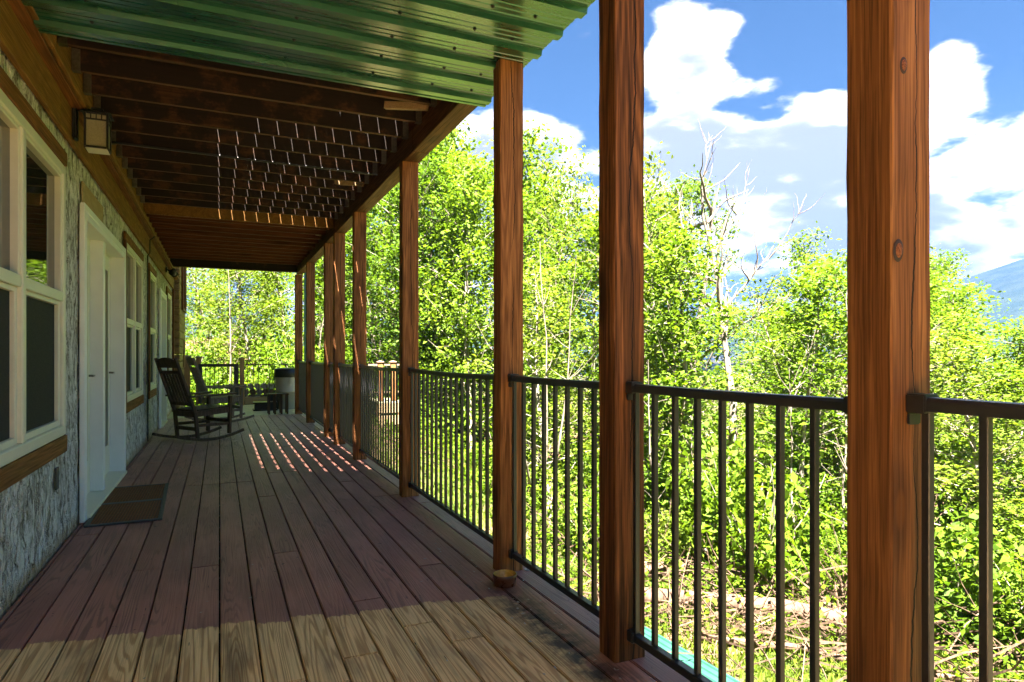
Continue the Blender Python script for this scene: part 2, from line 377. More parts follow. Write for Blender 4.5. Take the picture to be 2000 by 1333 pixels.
# ================================================================== TERRAIN
def S(t): t = np.clip(t, 0, 1); return t * t * (3 - 2 * t)
def ground_z(X, Y):
    X = np.asarray(X, float); Y = np.asarray(Y, float)
    wgt = S((Y - 10) / 7.5) * S((10 - X) / 7)
    z = -3.0 + 2.62 * wgt + .12 * np.sin(X * .9 + .3) * np.cos(Y * .7) * S((X - 3) / 3)
    r = np.hypot(X, Y)
    z = z - .055 * np.clip(X - 15, 0, 200) - .02 * np.clip(r - 60, 0, 900)
    z = z + .9 * S((Y - 22) / 25) * S((16 - X) / 14) * 3
    return z
def axis_pts():
    a = list(np.arange(-12, 30, .5)) + list(np.linspace(30, 80, 16)) + list(np.geomspace(90, 3400, 18))
    b = list(-np.geomspace(14, 3400, 20))[::-1]
    return np.array(b + a)
ax = axis_pts(); GX, GY = np.meshgrid(ax, ax, indexing='ij'); GZ = ground_z(GX, GY)
nn = len(ax); verts = np.stack([GX, GY, GZ], -1).reshape(-1, 3)
ii, jj = np.meshgrid(np.arange(nn - 1), np.arange(nn - 1), indexing='ij'); b0 = (ii * nn + jj).ravel()
faces = np.stack([b0, b0 + nn, b0 + nn + 1, b0 + 1], -1)
def npmesh(name, verts, faces, mat, smooth=False):
    me = bpy.data.meshes.new(name); k = faces.shape[1]
    me.vertices.add(len(verts)); me.vertices.foreach_set('co', np.asarray(verts, np.float32).ravel())
    me.loops.add(faces.size); me.loops.foreach_set('vertex_index', faces.astype(np.int32).ravel())
    me.polygons.add(len(faces)); me.polygons.foreach_set('loop_start', np.arange(0, faces.size, k, dtype=np.int32))
    if smooth: me.polygons.foreach_set('use_smooth', np.ones(len(faces), bool))
    if mat: me.materials.append(mat)
    me.update(calc_edges=True); return me
m, n = newmat('forest floor'); P = n.new('ShaderNodeNewGeometry').outputs['Position']
a = n.noise(P, .55, 6, .6); b = n.noise(P, 7, 5, .7); cdet = n.noise(P, 40, 3, .7)
gx, gy, gz = n.xyz(P)
grass = n.mix(n.ramp(b, .35, .65), (.030, .050, .008), (.060, .078, .016))
soil = n.mix(n.ramp(cdet, .35, .65), (.075, .044, .026), (.145, .088, .052))
patch = n.math('ADD', n.ramp(a, .44, .56), n.math('MULTIPLY', n.ramp(gy, 14.5, 17), n.ramp(gx, 8, 4)), clamp=True)
c = n.mix(n.math('MULTIPLY', patch, n.ramp(b, .3, .5, .55, 1)), grass, soil)
finish(n, c, .9, b, .6, .05, spec=.1); M['ground'] = m
tag(link('ground', npmesh('ground', verts, faces, m, True)), kind='structure')

# distant ridge
def ridge(name, dist, a0, a1, hfun, mat, depth):
    nA, nD = 90, 14; v = []
    for i in range(nA):
        az = R(a0 + (a1 - a0) * i / (nA - 1))
        for j in range(nD):
            t = j / (nD - 1); r_ = dist - depth * (1 - t)
            hz = hfun(math.degrees(az)) * S(np.array(t)) * 1.0
            rr = math.sin(i * 1.7 + j * 2.1) * .03 + math.sin(i * .6 - j * .9) * .05
            v.append((math.sin(az) * r_, math.cos(az) * r_, -60 + (hz + 60) * (1 + rr * t * (1 - t) * 3)))
    v = np.array(v, float); I, J = np.meshgrid(np.arange(nA - 1), np.arange(nD - 1), indexing='ij'); b = (I * nD + J).ravel()
    return tag(link(name, npmesh(name, v, np.stack([b, b + nD, b + nD + 1, b + 1], -1), mat, True)), kind='structure')
m, n = newmat('wooded ridge'); P = n.new('ShaderNodeNewGeometry').outputs['Position']
finish(n, n.mix(n.ramp(n.noise(P, .012, 7, .65), .4, .6), (.010, .022, .014), (.020, .032, .020)), .9, n.noise(P, .03, 6, .7), .6, 20, spec=.1); M['ridge'] = m
def ridge_h(az): return 2600 * np.interp(az, [-60, 20, 45, 56, 58.6, 60.7, 62.4, 66, 72, 85, 110], [.05, .05, .06, .074, .090, .102, .112, .13, .135, .10, .08])
ridge('hills', 2600, -60, 110, ridge_h, m, 1500)

m, n = newmat('haze air')
pvv = n.new('ShaderNodeVolumePrincipled', {'Color': (.060, .112, .27, 1), 'Density': .00036, 'Anisotropy': .1})
n.new('ShaderNodeOutputMaterial', {'Volume': pvv.outputs[0]})
hz = MB().box(-3500, 3500, -3500, 3500, -62, 370).build('haze', m); tag(hz, 'pale blue air in front of the far mountain', 'haze', kind='stuff')

# ================================================================== DECK
DP = .1437
deck = empty('deck'); tag(deck, kind='structure')
u = MB()
for k in range(-13, 37): u.box(-1.2, 1.42, k * .375 + .1, k * .375 + .14, -.20, -.040)
u.box(-1.2, 1.56, -5, 16.5, -.345, -.335)  # dark sheet added below the framing to keep light out of the gaps
u.build('framing_and_gap_sheet', M['dark_under'], deck)
MB().box(1.575, 1.605, -5, 13.55, -.24, -.045).build('rim_board', M['beam'], deck)
plank_cache = {}
def plank(x0, x1, y0, y1, mat, z=0, th=.034, parent=deck, name='deck_board', jitter=.0015):
    L = round(y1 - y0, 3); W = round(x1 - x0, 4); key = (L, W, mat.name)
    if key not in plank_cache: plank_cache[key] = MB().box(-W / 2, W / 2, -L / 2, L / 2, -th, 0).mesh('deck_board', mat, bevel=.004, seg=2)
    link(name, plank_cache[key], parent, loc=((x0 + x1) / 2, (y0 + y1) / 2, z + random.uniform(-jitter, jitter)))
rd = random.Random(3)
forced = {-3: 4.05, -2: None, 0: 2.15, 1: 2.45, -1: 3.98, 2: 4.07, 3: 2.55, 6: 2.52}
for k in range(-7, 11):
    x0 = k * DP + .0035; x1 = (k + 1) * DP - .0035
    if k == -7: x0 = -.885
    y = -5 + rd.choice([0, .4, .8, 1.2]) - 2
    cuts = []
    yy = y
    while yy < 13.5:
        yy += rd.choice([2.44, 3.05, 3.66, 4.2]); cuts.append(round(round(yy / .375) * .375 + .12, 3))
    fc = forced.get(k)
    if fc: cuts = [c_ for c_ in cuts if abs(c_ - fc) > 1.6] + [fc]; cuts.sort()
    prev = -5
    for c_ in cuts + [13.52]:
        c_ = min(c_, 13.52)
        if c_ - prev < .3: continue
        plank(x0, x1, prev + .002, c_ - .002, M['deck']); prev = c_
# the far landing at the end: boards laid crossways
for k in range(20):
    y0 = 13.53 + k * .15
    mk = ('far', 0)
    if mk not in plank_cache: plank_cache[mk] = MB().box(-1.85, 1.65, -.0735, .0735, -.034, 0).mesh('landing_board', M['deckfar'], bevel=.004)
    link('landing_board', plank_cache[mk], deck, loc=(.95 if False else .55, y0 + .075, random.uniform(-.001, .001)))
MB().box(-1.2, 2.2, 13.55, 16.5, -.3, -.04).build('landing_framing', M['dark_under'], deck)

# ================================================================== HOUSE
house = empty('house', (-1.0, 5, 0), 0, 'house wall in grey bark textured stucco with cream framed windows along the porch', 'house')
HX, HY = 1.0, -5.0        # children are given in world coordinates, shifted into the house frame
def hb(name, boxes, mat, parent=None, bevel=0, **k):
    mb = MB()
    for b in boxes: mb.box(*b)
    o = mb.build(name, mat, parent or house, bevel=bevel)
    if parent is None or parent is house: o.location = (1.0, -5.0, 0)
    return o
WX = -.89
wins = [(2.05, 4.85, 3), (7.71, 9.34, 2), (10.19, 11.19, 1), (13.50, 14.60, 1)]
WZ0, WZ1 = .675, 2.345
doors = [(5.40, 7.48), (11.83, 13.04)]
ys = sorted({-3., 15.2} | {v for a in wins for v in a[:2]} | {v for a in doors for v in a})
zs = [-.25, 0.0, WZ0, 2.18, WZ1, 3.0]
wm = MB()
def inwin(yc, zc):
    for a in wins:
        if a[0] < yc < a[1] and WZ0 < zc < WZ1: return True
    for a in doors:
        if a[0] < yc < a[1] and 0.0 < zc < 2.18: return True
    return False
def vnoise(x_, y_, seed):
    r_ = np.random.default_rng(seed).random((256, 256)); xi = np.floor(x_).astype(int); yi = np.floor(y_).astype(int); fx = x_ - xi; fy = y_ - yi; fx = fx * fx * (3 - 2 * fx); fy = fy * fy * (3 - 2 * fy)
    g_ = lambda a, b: r_[a % 256, b % 256]
    return (g_(xi, yi) * (1 - fx) + g_(xi + 1, yi) * fx) * (1 - fy) + (g_(xi, yi + 1) * (1 - fx) + g_(xi + 1, yi + 1) * fx) * fy
def bark(yv, zv):
    wy = yv + .05 * vnoise(yv * 9, zv * 6, 1); wz = zv + .1 * vnoise(yv * 4, zv * 5, 2)
    h = .5 * (1 - np.abs(2 * vnoise(wy * 20, wz * 5.5, 3) - 1)) ** 1.5 + .3 * vnoise(wy * 45, wz * 13, 4) + .3 * vnoise(yv * 5, zv * 2, 5)
    return h
for i in range(len(ys) - 1):
    for j in range(len(zs) - 1):
        yc, zc = (ys[i] + ys[i + 1]) / 2, (zs[j] + zs[j + 1]) / 2
        if inwin(yc, zc): continue
        b = len(wm.v); dy = .018 if 3 < yc < 8 else .04
        ny = max(1, int((ys[i + 1] - ys[i]) / dy)); nz = max(1, int((zs[j + 1] - zs[j]) / .03))
        gy = np.linspace(ys[i], ys[i + 1], ny + 1); gz = np.linspace(zs[j], zs[j + 1], nz + 1); A, B = np.meshgrid(gy, gz, indexing='ij')
        Xg = WX - .026 + .026 * np.clip(bark(A, B), 0, 1)
        wm.v += list(zip(Xg.ravel().tolist(), A.ravel().tolist(), B.ravel().tolist()))
        for a in range(ny):
            for c_ in range(nz):
                q = b + a * (nz + 1) + c_; wm.f.append((q, q + nz + 1, q + nz + 2, q + 1))
def reveal(y0, y1, z0, z1):
    for (p, q) in (((y0, z0), (y0, z1)), ((y0, z1), (y1, z1)), ((y1, z1), (y1, z0)), ((y1, z0), (y0, z0))):
        b = len(wm.v); wm.v += [(WX, *p), (WX, *q), (WX - .2, *q), (WX - .2, *p)]; wm.f.append((b, b + 1, b + 2, b + 3))
for a in wins: reveal(a[0], a[1], WZ0, WZ1)
for a in doors: reveal(a[0], a[1], 0, 2.18)
wm.box(-5, WX - .2, -3, 15.2, -3.2, 2.99)
wm.box(WX - .2, WX - .001, 15.16, 15.2, -3.2, 2.99)
o = wm.build('wall', M['wall'], house); o.location = (1, -5, 0)

for wi, (y0, y1, nl) in enumerate(wins):
    F = .062
    wp = hb('window', [(WX - .06, WX + .014, y0, y0 + F, WZ0, WZ1), (WX - .06, WX + .014, y1 - F, y1, WZ0, WZ1),
                       (WX - .06, WX + .014, y0 + F, y1 - F, WZ1 - F, WZ1), (WX - .06, WX + .018, y0 + F, y1 - F, WZ0, WZ0 + F)], M['cream'], bevel=.006)
    Lw = (y1 - y0 - 2 * F) / nl; zm = 1.53
    for i in range(nl):
        a0 = y0 + F + i * Lw; a1 = a0 + Lw
        if i: hb('mullion', [(WX - .06, WX + .017, a0 - .032, a0 + .032, WZ0 + F, WZ1 - F)], M['cream'], wp, bevel=.006)
        b0 = a0 + (.032 if i else 0); b1 = a1 - (.032 if i < nl - 1 else 0)
        hb('meeting_rail', [(WX - .055, WX + .010, b0, b1, zm - .03, zm + .03)], M['cream'], wp, bevel=.004)
        s_ = .022
        hb('upper_sash', [(WX - .05, WX + .004, b0, b0 + s_, zm + .03, WZ1 - F), (WX - .05, WX + .004, b1 - s_, b1, zm + .03, WZ1 - F), (WX - .05, WX + .004, b0 + s_, b1 - s_, WZ1 - F - s_, WZ1 - F)], M['cream'], wp, bevel=.003)
        hb('pane', [(WX - .034, WX - .030, b0 + s_, b1 - s_, zm + .03, WZ1 - F - s_)], M['glass'], wp)
        s_ = .04
        hb('lower_sash', [(WX - .055, WX - .006, b0, b0 + s_, WZ0 + F, zm - .03), (WX - .055, WX - .006, b1 - s_, b1, WZ0 + F, zm - .03),
                          (WX - .055, WX - .006, b0 + s_, b1 - s_, WZ0 + F, WZ0 + F + .035), (WX - .055, WX - .006, b0 + s_, b1 - s_, zm - .055, zm - .03)], M['cream'], wp, bevel=.003)
        hb('insect_screen', [(WX - .030, WX - .027, b0 + s_, b1 - s_, WZ0 + F + .035, zm - .055)], M['screen'], wp)
    tb = .085
    hb('trim_board', [(WX, WX + .022, y0 - .09, y1 + (.0 if wi == 0 else .015), WZ1 + .002, WZ1 + tb)], M['trim'], bevel=.003)
    hb('trim_board', [(WX, WX + .022, y0 - .09, y1 + (.0 if wi == 0 else .015), WZ0 - .105, WZ0 - .002)], M['trim'], bevel=.003)
    hb('trim_board', [(WX, WX + .024, y0 - .09, y0 - .002, WZ0, WZ1)], M['trim_v'], bevel=.003)
for di, (y0, y1) in enumerate(doors):
    cw = .07
    dr = hb('door_frame', [(WX - .13, WX + .035, y0, y0 + .035, 0.0, 2.18), (WX - .13, WX + .035, y1 - .035, y1, 0.0, 2.18),
                           (WX - .13, WX + .035, y0 + .035, y1 - .035, 2.13, 2.18),
                           (WX + .0, WX + .035, y0 - .05, y0 - .001, 0.0, 2.235), (WX, WX + .035, y1 + .001, y1 + .05, 0.0, 2.235), (WX, WX + .035, y0 - .001, y1 + .001, 2.182, 2.235)], M['white'], bevel=.005)
    leaves = [(y0 + .035, (y0 + y1) / 2 - .05), ((y0 + y1) / 2 + .05, y1 - .035)] if di == 0 else [(y0 + .035, y1 - .035)]
    if di == 0: hb('centre_post', [(WX - .13, WX + .0, (y0 + y1) / 2 - .05, (y0 + y1) / 2 + .05, .03, 2.13)], M['white'], dr, bevel=.005)
    hb('threshold', [(WX - .13, WX + .055, y0 + .036, y1 - .036, .0, .028)], M['creamdoor'], dr, bevel=.004)
    for (a, b_) in leaves:
        d0 = WX - .125
        dd = hb('door', [(d0, d0 + .03, a, a + .16, .03, 2.128), (d0, d0 + .03, b_ - .16, b_, .03, 2.128), (d0, d0 + .03, a + .16, b_ - .16, .03, .30), (d0, d0 + .03, a + .16, b_ - .16, 1.98, 2.128)], M['creamdoor'], bevel=.003)
        hb('pane', [(d0 + .008, d0 + .014, a + .16, b_ - .16, .30, 1.98)], M['glass'], dd)
        hb('glazing_bead', [(d0 + .03, d0 + .042, a + .14, a + .17, .28, 2.0), (d0 + .03, d0 + .042, b_ - .17, b_ - .14, .28, 2.0), (d0 + .03, d0 + .042, a + .17, b_ - .17, .28, .31), (d0 + .03, d0 + .042, a + .17, b_ - .17, 1.97, 2.0)], M['creamdoor'], dd, bevel=.003)
        kb = MB().tube([(d0 + .03, b_ - .07, 1.0), (d0 + .075, b_ - .07, 1.0)], .009, 10).tube([(d0 + .07, b_ - .07, 1.0), (d0 + .072, b_ - .17, 1.0)], .009, 10)
        kb.build('handle', M['galv'], dd)
# bands of fascia and ledger under the upper floor
prev = -3.
for c_ in (.9, 4.62, 8.3, 11.9, 15.2):
    hb('fascia_board', [(WX, WX + .030, prev + .002, c_ - .002, 2.535, 2.745)], M['fascia'], bevel=.003); prev = c_
hb('soffit_board', [(WX, WX + .085, -3, 15.2, 2.748, 2.775)], M['trim'], bevel=.003)
hb('ledger_board', [(WX + .004, WX + .062, -3, 15.2, 2.778, 3.10)], M['fascia'], bevel=.003)
hb('ledger_strip', [(WX + .088, WX + .112, -3, 4.02, 2.752, 2.80), (WX + .088, WX + .112, 4.03, 15.2, 2.752, 2.80)], M['fascia'], bevel=.003)
hb('corner_board', [(WX, WX + .03, 15.08, 15.23, -.25, 2.53)], M['trim_v'], bevel=.003)
hb('lintel_patch', [(WX, WX + .012, 5.42, 6.30, 2.245, 2.40)], M['pine_y'], bevel=.01)
hb('vent_slot', [(WX, WX + .01, 4.62, 4.68, .37, .50)], M['matedge'])
# roof over the upper floor (unseen above the frame; outline shaped for its shade)
rf = MB(); rf.v += [(-6, -3.3, 6.4), (.05, -3.3, 5.2), (1.75, -3.3, 5.15), (1.75, 3.0, 5.15), (2.2, 3.9, 5.15), (.68, 3.98, 5.15), (.16, 4.2, 5.16), (-.29, 4.5, 5.18), (-.42, 5.0, 5.2), (-.43, 12.2, 5.2), (2.4, 12.4, 5.2), (2.4, 17.2, 5.2), (-6, 17.2, 6.4)]  # far return added over the landing to shade the bin
rf.f.append(tuple(range(13))[::-1]); o = rf.build('shade_roof', M['bounce_soffit'], house); o.location = (1, -5, 0)
hb('upper_wall', [(-5, WX - .01, -3, 15.2, 3.12, 5.15)], M['siding'])
# far wing in log siding
for i in range(26):
    z0 = -.3 + i * .165
    hb('siding_log', [(-4, -.755 - (0 if i % 1 else 0), 15.24, 17.6, z0 + .003, z0 + .162)], M['siding'], bevel=.02)
wp = hb('window', [(-.75, -.715, 15.75, 17.25, 2.15, 2.22), (-.75, -.715, 15.75, 15.82, 2.22, 3.4), (-.75, -.715, 17.18, 17.25, 2.22, 3.4), (-.75, -.715, 16.45, 16.55, 2.22, 3.4)], M['trim_v'], bevel=.004)
for a in (15.82, 16.55): hb('pane', [(-.752, -.742, a, a + .63, 2.22, 3.4)], M['bin'], wp)
hb('drain_pipe', [(-.70, -.66, 17.3, 17.34, .2, .3)], M['cream'])
tag(MB().tube([(-.755 + .03, 16.3, .9), (-.72, 16.3, 1.5)], .02, 8).build('window_stick', M['pine']), 'short pale upright stick on the log sided far wing wall', 'stick')

# cable down the wall
tag(MB().tube([(WX + .10, 9.86, 2.75), (WX + .045, 9.86, 2.70), (WX + .042, 9.88, 2.53), (WX + .012, 9.93, 2.5), (WX + .010, 9.97, 1.9), (WX + .010, 9.98, .01)], .008, 6).build('cable', M['black']),
    'thin black cable running down the wall beside the third window', 'cable')

# ================================================================== LAMPS
lt = empty('wall_lantern', (WX + .03, 4.98, 2.655), 0, 'black wall lantern with seeded glass panes on the fascia above the door', 'wall light')
MB().box(0, .022, -.055, .055, -.10, .14).build('back_plate', M['iron'], lt, bevel=.01, seg=3)
MB().box(.022, .10, -.012, .012, .09, .112).build('arm', M['iron'], lt, bevel=.003)
cx = .135
fr = MB()
for sx in (-1, 1):
    for sy in (-1, 1): fr.box(cx + sx * .062 - .006, cx + sx * .062 + .006, sy * .062 - .006, sy * .062 + .006, -.145, .075)
for z0, z1 in ((-.150, -.138), (.030, .038), (.068, .080)):
    for s_ in (-1, 1):
        fr.box(cx - .0555, cx + .0555, s_ * .062 - .005, s_ * .062 + .005, z0, z1); fr.box(cx + s_ * .062 - .005, cx + s_ * .062 + .005, -.0555, .0555, z0, z1)
for k in (-.03, 0, .03):
    for s_ in (-1, 1):
        fr.box(cx + k - .003, cx + k + .003, s_ * .062 - .004, s_ * .062 + .004, .0385, .0675); fr.box(cx + s_ * .062 - .004, cx + s_ * .062 + .004, k - .003, k + .003, .0385, .0675)
fr.build('cage', M['iron'], lt)
cp = MB(); cp.lathe([(.001, .125), (.045, .12), (.05, .10), (.115, .082), (.118, .078), (.001, .0785)], 4); o = cp.build('roof_cap', M['iron'], lt); o.location = (cx, 0, 0); o.rotation_euler = (0, 0, R(45))
for s_ in (-1, 1):
    MB().box(cx - .055, cx + .055, s_ * .057 - .0015, s_ * .057 + .0015, -.137, .067).build('pane', M['frost'], lt)
    MB().box(cx + s_ * .057 - .0015, cx + s_ * .057 + .0015, -.054, .054, -.137, .067).build('pane', M['frost'], lt)
MB().box(cx - .06, cx + .06, -.06, .06, -.156, -.151).build('base_plate', M['cream'], lt)
fl = empty('flood_light', (WX + .035, 12.8, 2.66), 0, 'twin headed white and black flood light under the ceiling near the far windows', 'flood light')
MB().lathe([(.001, .0), (.05, .0), (.05, .02), (.001, .025)], 16).build('mount', M['black'], fl).rotation_euler = (0, R(90), 0)
for s_, dy in ((-1, -.09), (1, .10)):
    arm = MB().tube([(.02, 0, 0), (.06, dy * .6, -.02), (.10, dy, -.03)], .012, 8).build('arm', M['black'], fl)
    hd = MB().lathe([(.001, .07), (.03, .06), (.045, .02), (.06, -.035), (.062, -.045)], 18).build('lamp_head', M['black'], fl, smooth=True)
    hd.location = (.12, dy, -.04); hd.rotation_euler = (R(50), R(-30 * s_), 0)
    ln = MB().lathe([(.001, -.036), (.04, -.038), (.058, -.044)], 18).build('lens', M['bin'], hd, smooth=True)

# ================================================================== POSTS
PX0, PX1 = 1.370, 1.507
posts = [(-.20, .145, 'post_near', 'brown timber porch post nearest to the house front, behind the viewer'),
         (.977, .117, 'post_near', 'nearest light brown porch post with two round knots, rightmost in view'),
         (2.090, .117, 'post_dark', 'dark streaked porch post with big oval knot, second from the right'),
         (3.205, .100, 'post', 'porch post under the edge of the green metal ceiling, beside the bowl'),
         (5.243, .110, 'post', 'porch post with a long centre crack, first one clear of the green metal'),
         (7.33, .112, 'post', 'orange brown porch post with sun streaks, second past the green metal'),
         (8.69, .125, 'post', 'rough edged porch post, nearer one of the closely spaced pair'),
         (9.55, .13, 'post', 'orange porch post, farther one of the closely spaced pair'),
         (11.66, .135, 'post', 'slim looking porch post in front of the teal downspout'),
         (13.50, .13, 'post', 'last porch post at the far corner beside the waste bin')]
PTOP = 2.768
for (y0, dpt, mk, lab) in posts:
    wd = PX1 - PX0
    mb = MB()
    nz = 26; tilt = random.uniform(-.004, .004)
    rr = random.Random(int(y0 * 100))
    ring_ = []
    bev = .005
    prof = [(-wd / 2 + bev, -dpt / 2), (wd / 2 - bev, -dpt / 2), (wd / 2, -dpt / 2 + bev), (wd / 2, dpt / 2 - bev), (wd / 2 - bev, dpt / 2), (-wd / 2 + bev, dpt / 2), (-wd / 2, dpt / 2 - bev), (-wd / 2, -dpt / 2 + bev)]
    for i in range(nz + 1):
        z_ = PTOP * i / nz
        for (a, b_) in prof:
            j_ = .0018 if mk != 'post' else .0022
            mb.v.append((a + rr.uniform(-j_, j_) + tilt * math.sin(z_), b_ + rr.uniform(-j_, j_), z_))
    for i in range(nz):
        for k in range(8):
            k2 = (k + 1) % 8; mb.f.append((i * 8 + k, i * 8 + k2, (i + 1) * 8 + k2, (i + 1) * 8 + k))
    mb.f.append(tuple(range(8))[::-1]); mb.f.append(tuple(nz * 8 + k for k in range(8)))
    o = mb.build('porch_post', M[mk]); o.location = ((PX0 + PX1) / 2, y0 + dpt / 2, 0)
    tag(o, lab, 'post', 'timber posts of the porch')
    if mk == 'post_near' and y0 > 0:
        M['knot'] = wood('knot wood', 1, (.17, .055, .018), (.28, .10, .034), (.06, .02, .008), k=20, cs=20, knots=False)
        for kx, kz, s_ in ((-.031, 1.824, .0085), (-.048, 1.405, .011)):
            kr = MB().lathe([(.001, .0012), (s_ * 1.15, .0012), (s_ * 1.55, -.001)], 18).build('knot_rim', M['knotrim'], o, smooth=True)
            kn = MB().lathe([(.001, .003), (.6 * s_, .0028), (s_, .0014)], 16).build('knot', M['knot'], o, smooth=True)
            for q_ in (kr, kn): q_.location = (kx, -dpt / 2 - .0015, kz); q_.rotation_euler = (R(90), R(8), 0); q_.scale = (1, 1.55, 1)

# ================================================================== RAILINGS
RX = 1.440
bal = MB().box(-.0095, .0095, -.0095, .0095, 0, 1).mesh('baluster', M['rail'], bevel=.002)
def rail_profile(y0, y1, sag=0, n=10, hw=.021, top=0, th=.032):
    mb = MB(); prof = [(-hw, -th), (hw, -th), (hw, -.010), (hw * .7, -.002), (0, 0), (-hw * .7, -.002), (-hw, -.010)]
    for i in range(n + 1):
        t = i / n
        for (a, b_) in prof: mb.v.append((a + 0, y0 + (y1 - y0) * t, b_ - sag * 4 * t * (1 - t)))
    k_ = len(prof)
    for i in range(n):
        for k in range(k_):
            k2 = (k + 1) % k_; mb.f.append((i * k_ + k, i * k_ + k2, (i + 1) * k_ + k2, (i + 1) * k_ + k))
    mb.f.append(tuple(range(k_))[::-1]); mb.f.append(tuple(n * k_ + k for k in range(k_))); return mb
names = ['black metal railing panel at the right edge, in front of the nearest post', 'black metal railing panel between the two nearest posts',
         'short black railing panel between the dark post and the post beside the bowl', 'black railing panel just past the post beside the bowl',
         'black railing panel with the pale landing boards showing through its bars', 'short black railing panel nearer than the closely spaced pair of posts',
         'narrow black railing panel inside the closely spaced pair of posts', 'black railing panel just past the closely spaced pair of posts',
         'farthest black railing panel of the porch, ending at the last post']
for i in range(len(posts) - 1):
    a0 = posts[i][0] + posts[i][1]; a1 = posts[i + 1][0]
    TZ = 1.063 if i > 0 else 1.078
    rl = empty('railing_panel', (RX, a0, 0), 0, names[i], 'railing', 'metal railing panels between the porch posts')
    L = a1 - a0
    o = rail_profile(.004, L - .004, sag=.010 if L > 1.3 else .003).build('top_rail', M['rail'], rl, smooth=False); o.location = (0, 0, TZ)
    o = MB().box(-.016, .016, .004, L - .004, .085, .115).build('bottom_rail', M['rail'], rl, bevel=.003)
    nb = max(3, int(round((L - .06) / .1035)))
    for k in range(nb):
        yy = .035 + (L - .07) * k / (nb - 1)
        b_ = link('baluster', bal, rl, loc=(0, yy, .116), scale=(1, 1, TZ - .033 - .116 - (.010 * 4 * (yy / L) * (1 - yy / L) if L > 1.3 else 0) + .001))
    for yy, s_ in ((L, -1), (0, 1)):
        br = MB()
        br.box(-.026, .026, min(yy, yy + s_ * .045), max(yy, yy + s_ * .045), TZ - .038, TZ + .005)
        br.box(-.022, .022, min(yy, yy + s_ * .006), max(yy, yy + s_ * .006), TZ - .066, TZ - .039)
        br.build('bracket', M['rail'], rl, bevel=.004, seg=2)
        MB().box(-.021, .021, min(yy, yy + s_ * .038), max(yy, yy + s_ * .038), .078, .122).build('bracket', M['rail'], rl, bevel=.004)

# ================================================================== UPPER DECK over the porch
ud = empty('upper_deck', (0, 4, 2.8), 0, 'underside of the upper timber deck with dark joists and gaps between its boards', 'upper deck')
def U(o): o.location = (o.location[0], o.location[1] - 4, o.location[2] - 2.8); return o
for (a, b_) in ((-.7, .95), (.954, 4.98), (4.984, 8.79), (8.794, 13.52)):
    U(MB().box(1.385, 1.505, a, b_, 2.771, 2.955).build('beam', M['beam'], ud, bevel=.004))
    U(MB().box(1.508, 1.545, a, b_, 2.80, 3.10).build('rim_board', M['beam'], ud, bevel=.003))
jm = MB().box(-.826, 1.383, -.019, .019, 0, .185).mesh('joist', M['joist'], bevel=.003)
hg = MB().box(0, .045, -.023, -.0195, .0, .13).box(0, .045, .0195, .023, .0, .13).box(0, .045, -.023, .023, -.004, -.0005).mesh('joist_hanger', M['galv'])
JZ = 2.915
Y = 3.99
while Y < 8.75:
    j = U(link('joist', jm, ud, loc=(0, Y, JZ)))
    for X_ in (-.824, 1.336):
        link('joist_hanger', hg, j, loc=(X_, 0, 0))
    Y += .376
jm2 = MB().box(-.826, 1.383, -.019, .019, 0, .185).mesh('joist', M['joist_red'], bevel=.003)
Y = 8.80; U(MB().box(-.826, 1.383, 8.86, 8.90, 2.86, 3.10).build('header_joist', M['fascia'], ud, bevel=.003))
Y = 9.2
while Y < 13.3:
    U(link('joist', jm2, ud, loc=(0, Y, 2.885))); Y += .376
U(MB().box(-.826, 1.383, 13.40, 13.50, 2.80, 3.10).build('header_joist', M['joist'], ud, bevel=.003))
for k in range(-6, 11):
    x0 = k * DP + .0042 - .03; x1 = (k + 1) * DP - .0042 - .03
    if k == -6: x0 = -.82
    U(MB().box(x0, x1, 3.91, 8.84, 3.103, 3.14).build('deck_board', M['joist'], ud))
U(MB().box(-.826, 1.66, 8.842, 13.98, 3.105, 3.14).build('deck_cover', M['joist_red'], ud))  # unseen overhang past the end header added to shade the downspout
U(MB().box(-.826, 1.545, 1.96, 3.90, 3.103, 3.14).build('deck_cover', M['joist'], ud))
# short braces at the beam
for yb in (4.7, 7.0, 10.1):
    U(MB().bar((1.10, yb, 2.99), (1.36, yb - .20, 2.95), .035, .05).build('brace', M['pine_y'], ud))
# conduit across
U(MB().tube([(-.80, 6.15, 2.90), (.3, 6.18, 2.895), (1.38, 6.22, 2.90)], .010, 6).build('conduit', M['black'], ud))

# ribbed metal ceiling
mc = empty('metal_ceiling', (0, 3.80, 2.76), 0, 'green ribbed metal sheet ceiling screwed under the near joists', 'metal ceiling')
PW = .92
def sheet_mesh():
    mb = MB(); prof = []; pitch = PW / 4
    for i in range(4):
        b = i * pitch
        prof += [(b, 0), (b + .030, 0), (b + .036, .004), (b + .042, 0), (b + .072, 0), (b + .078, .004), (b + .084, 0), (b + .114, 0), (b + .120, .004), (b + .126, 0), (b + .150, 0), (b + .156, -.024), (b + .208, -.024), (b + pitch - .012, 0)]
    prof.append((PW, 0))
    for (x_) in (-.80, 1.535):
        for (a, b_) in prof: mb.v.append((x_, a, b_))
    k = len(prof)
    for i in range(k - 1): mb.f.append((i, i + 1, k + i + 1, k + i))
    return mb.mesh('metal_panel', M['green'])
shm = sheet_mesh()
scm = MB().lathe([(.001, -.008), (.006, -.008), (.006, -.003), (.010, -.002), (.010, 0)], 8).mesh('screw', M['iron'])
for i in range(2):
    p_ = link('metal_panel', shm, mc, loc=(0, -(i + 1) * PW, -.002 * (i % 2)))
    if i < 2:
        for yy in (.09, .32, .55, .78):
            for xx in (-.55, -.1, .33, .77, 1.12, 1.36):
                link('screw', scm, p_, loc=(xx + random.uniform(-.02, .02), yy + random.uniform(-.01, .01), 0))
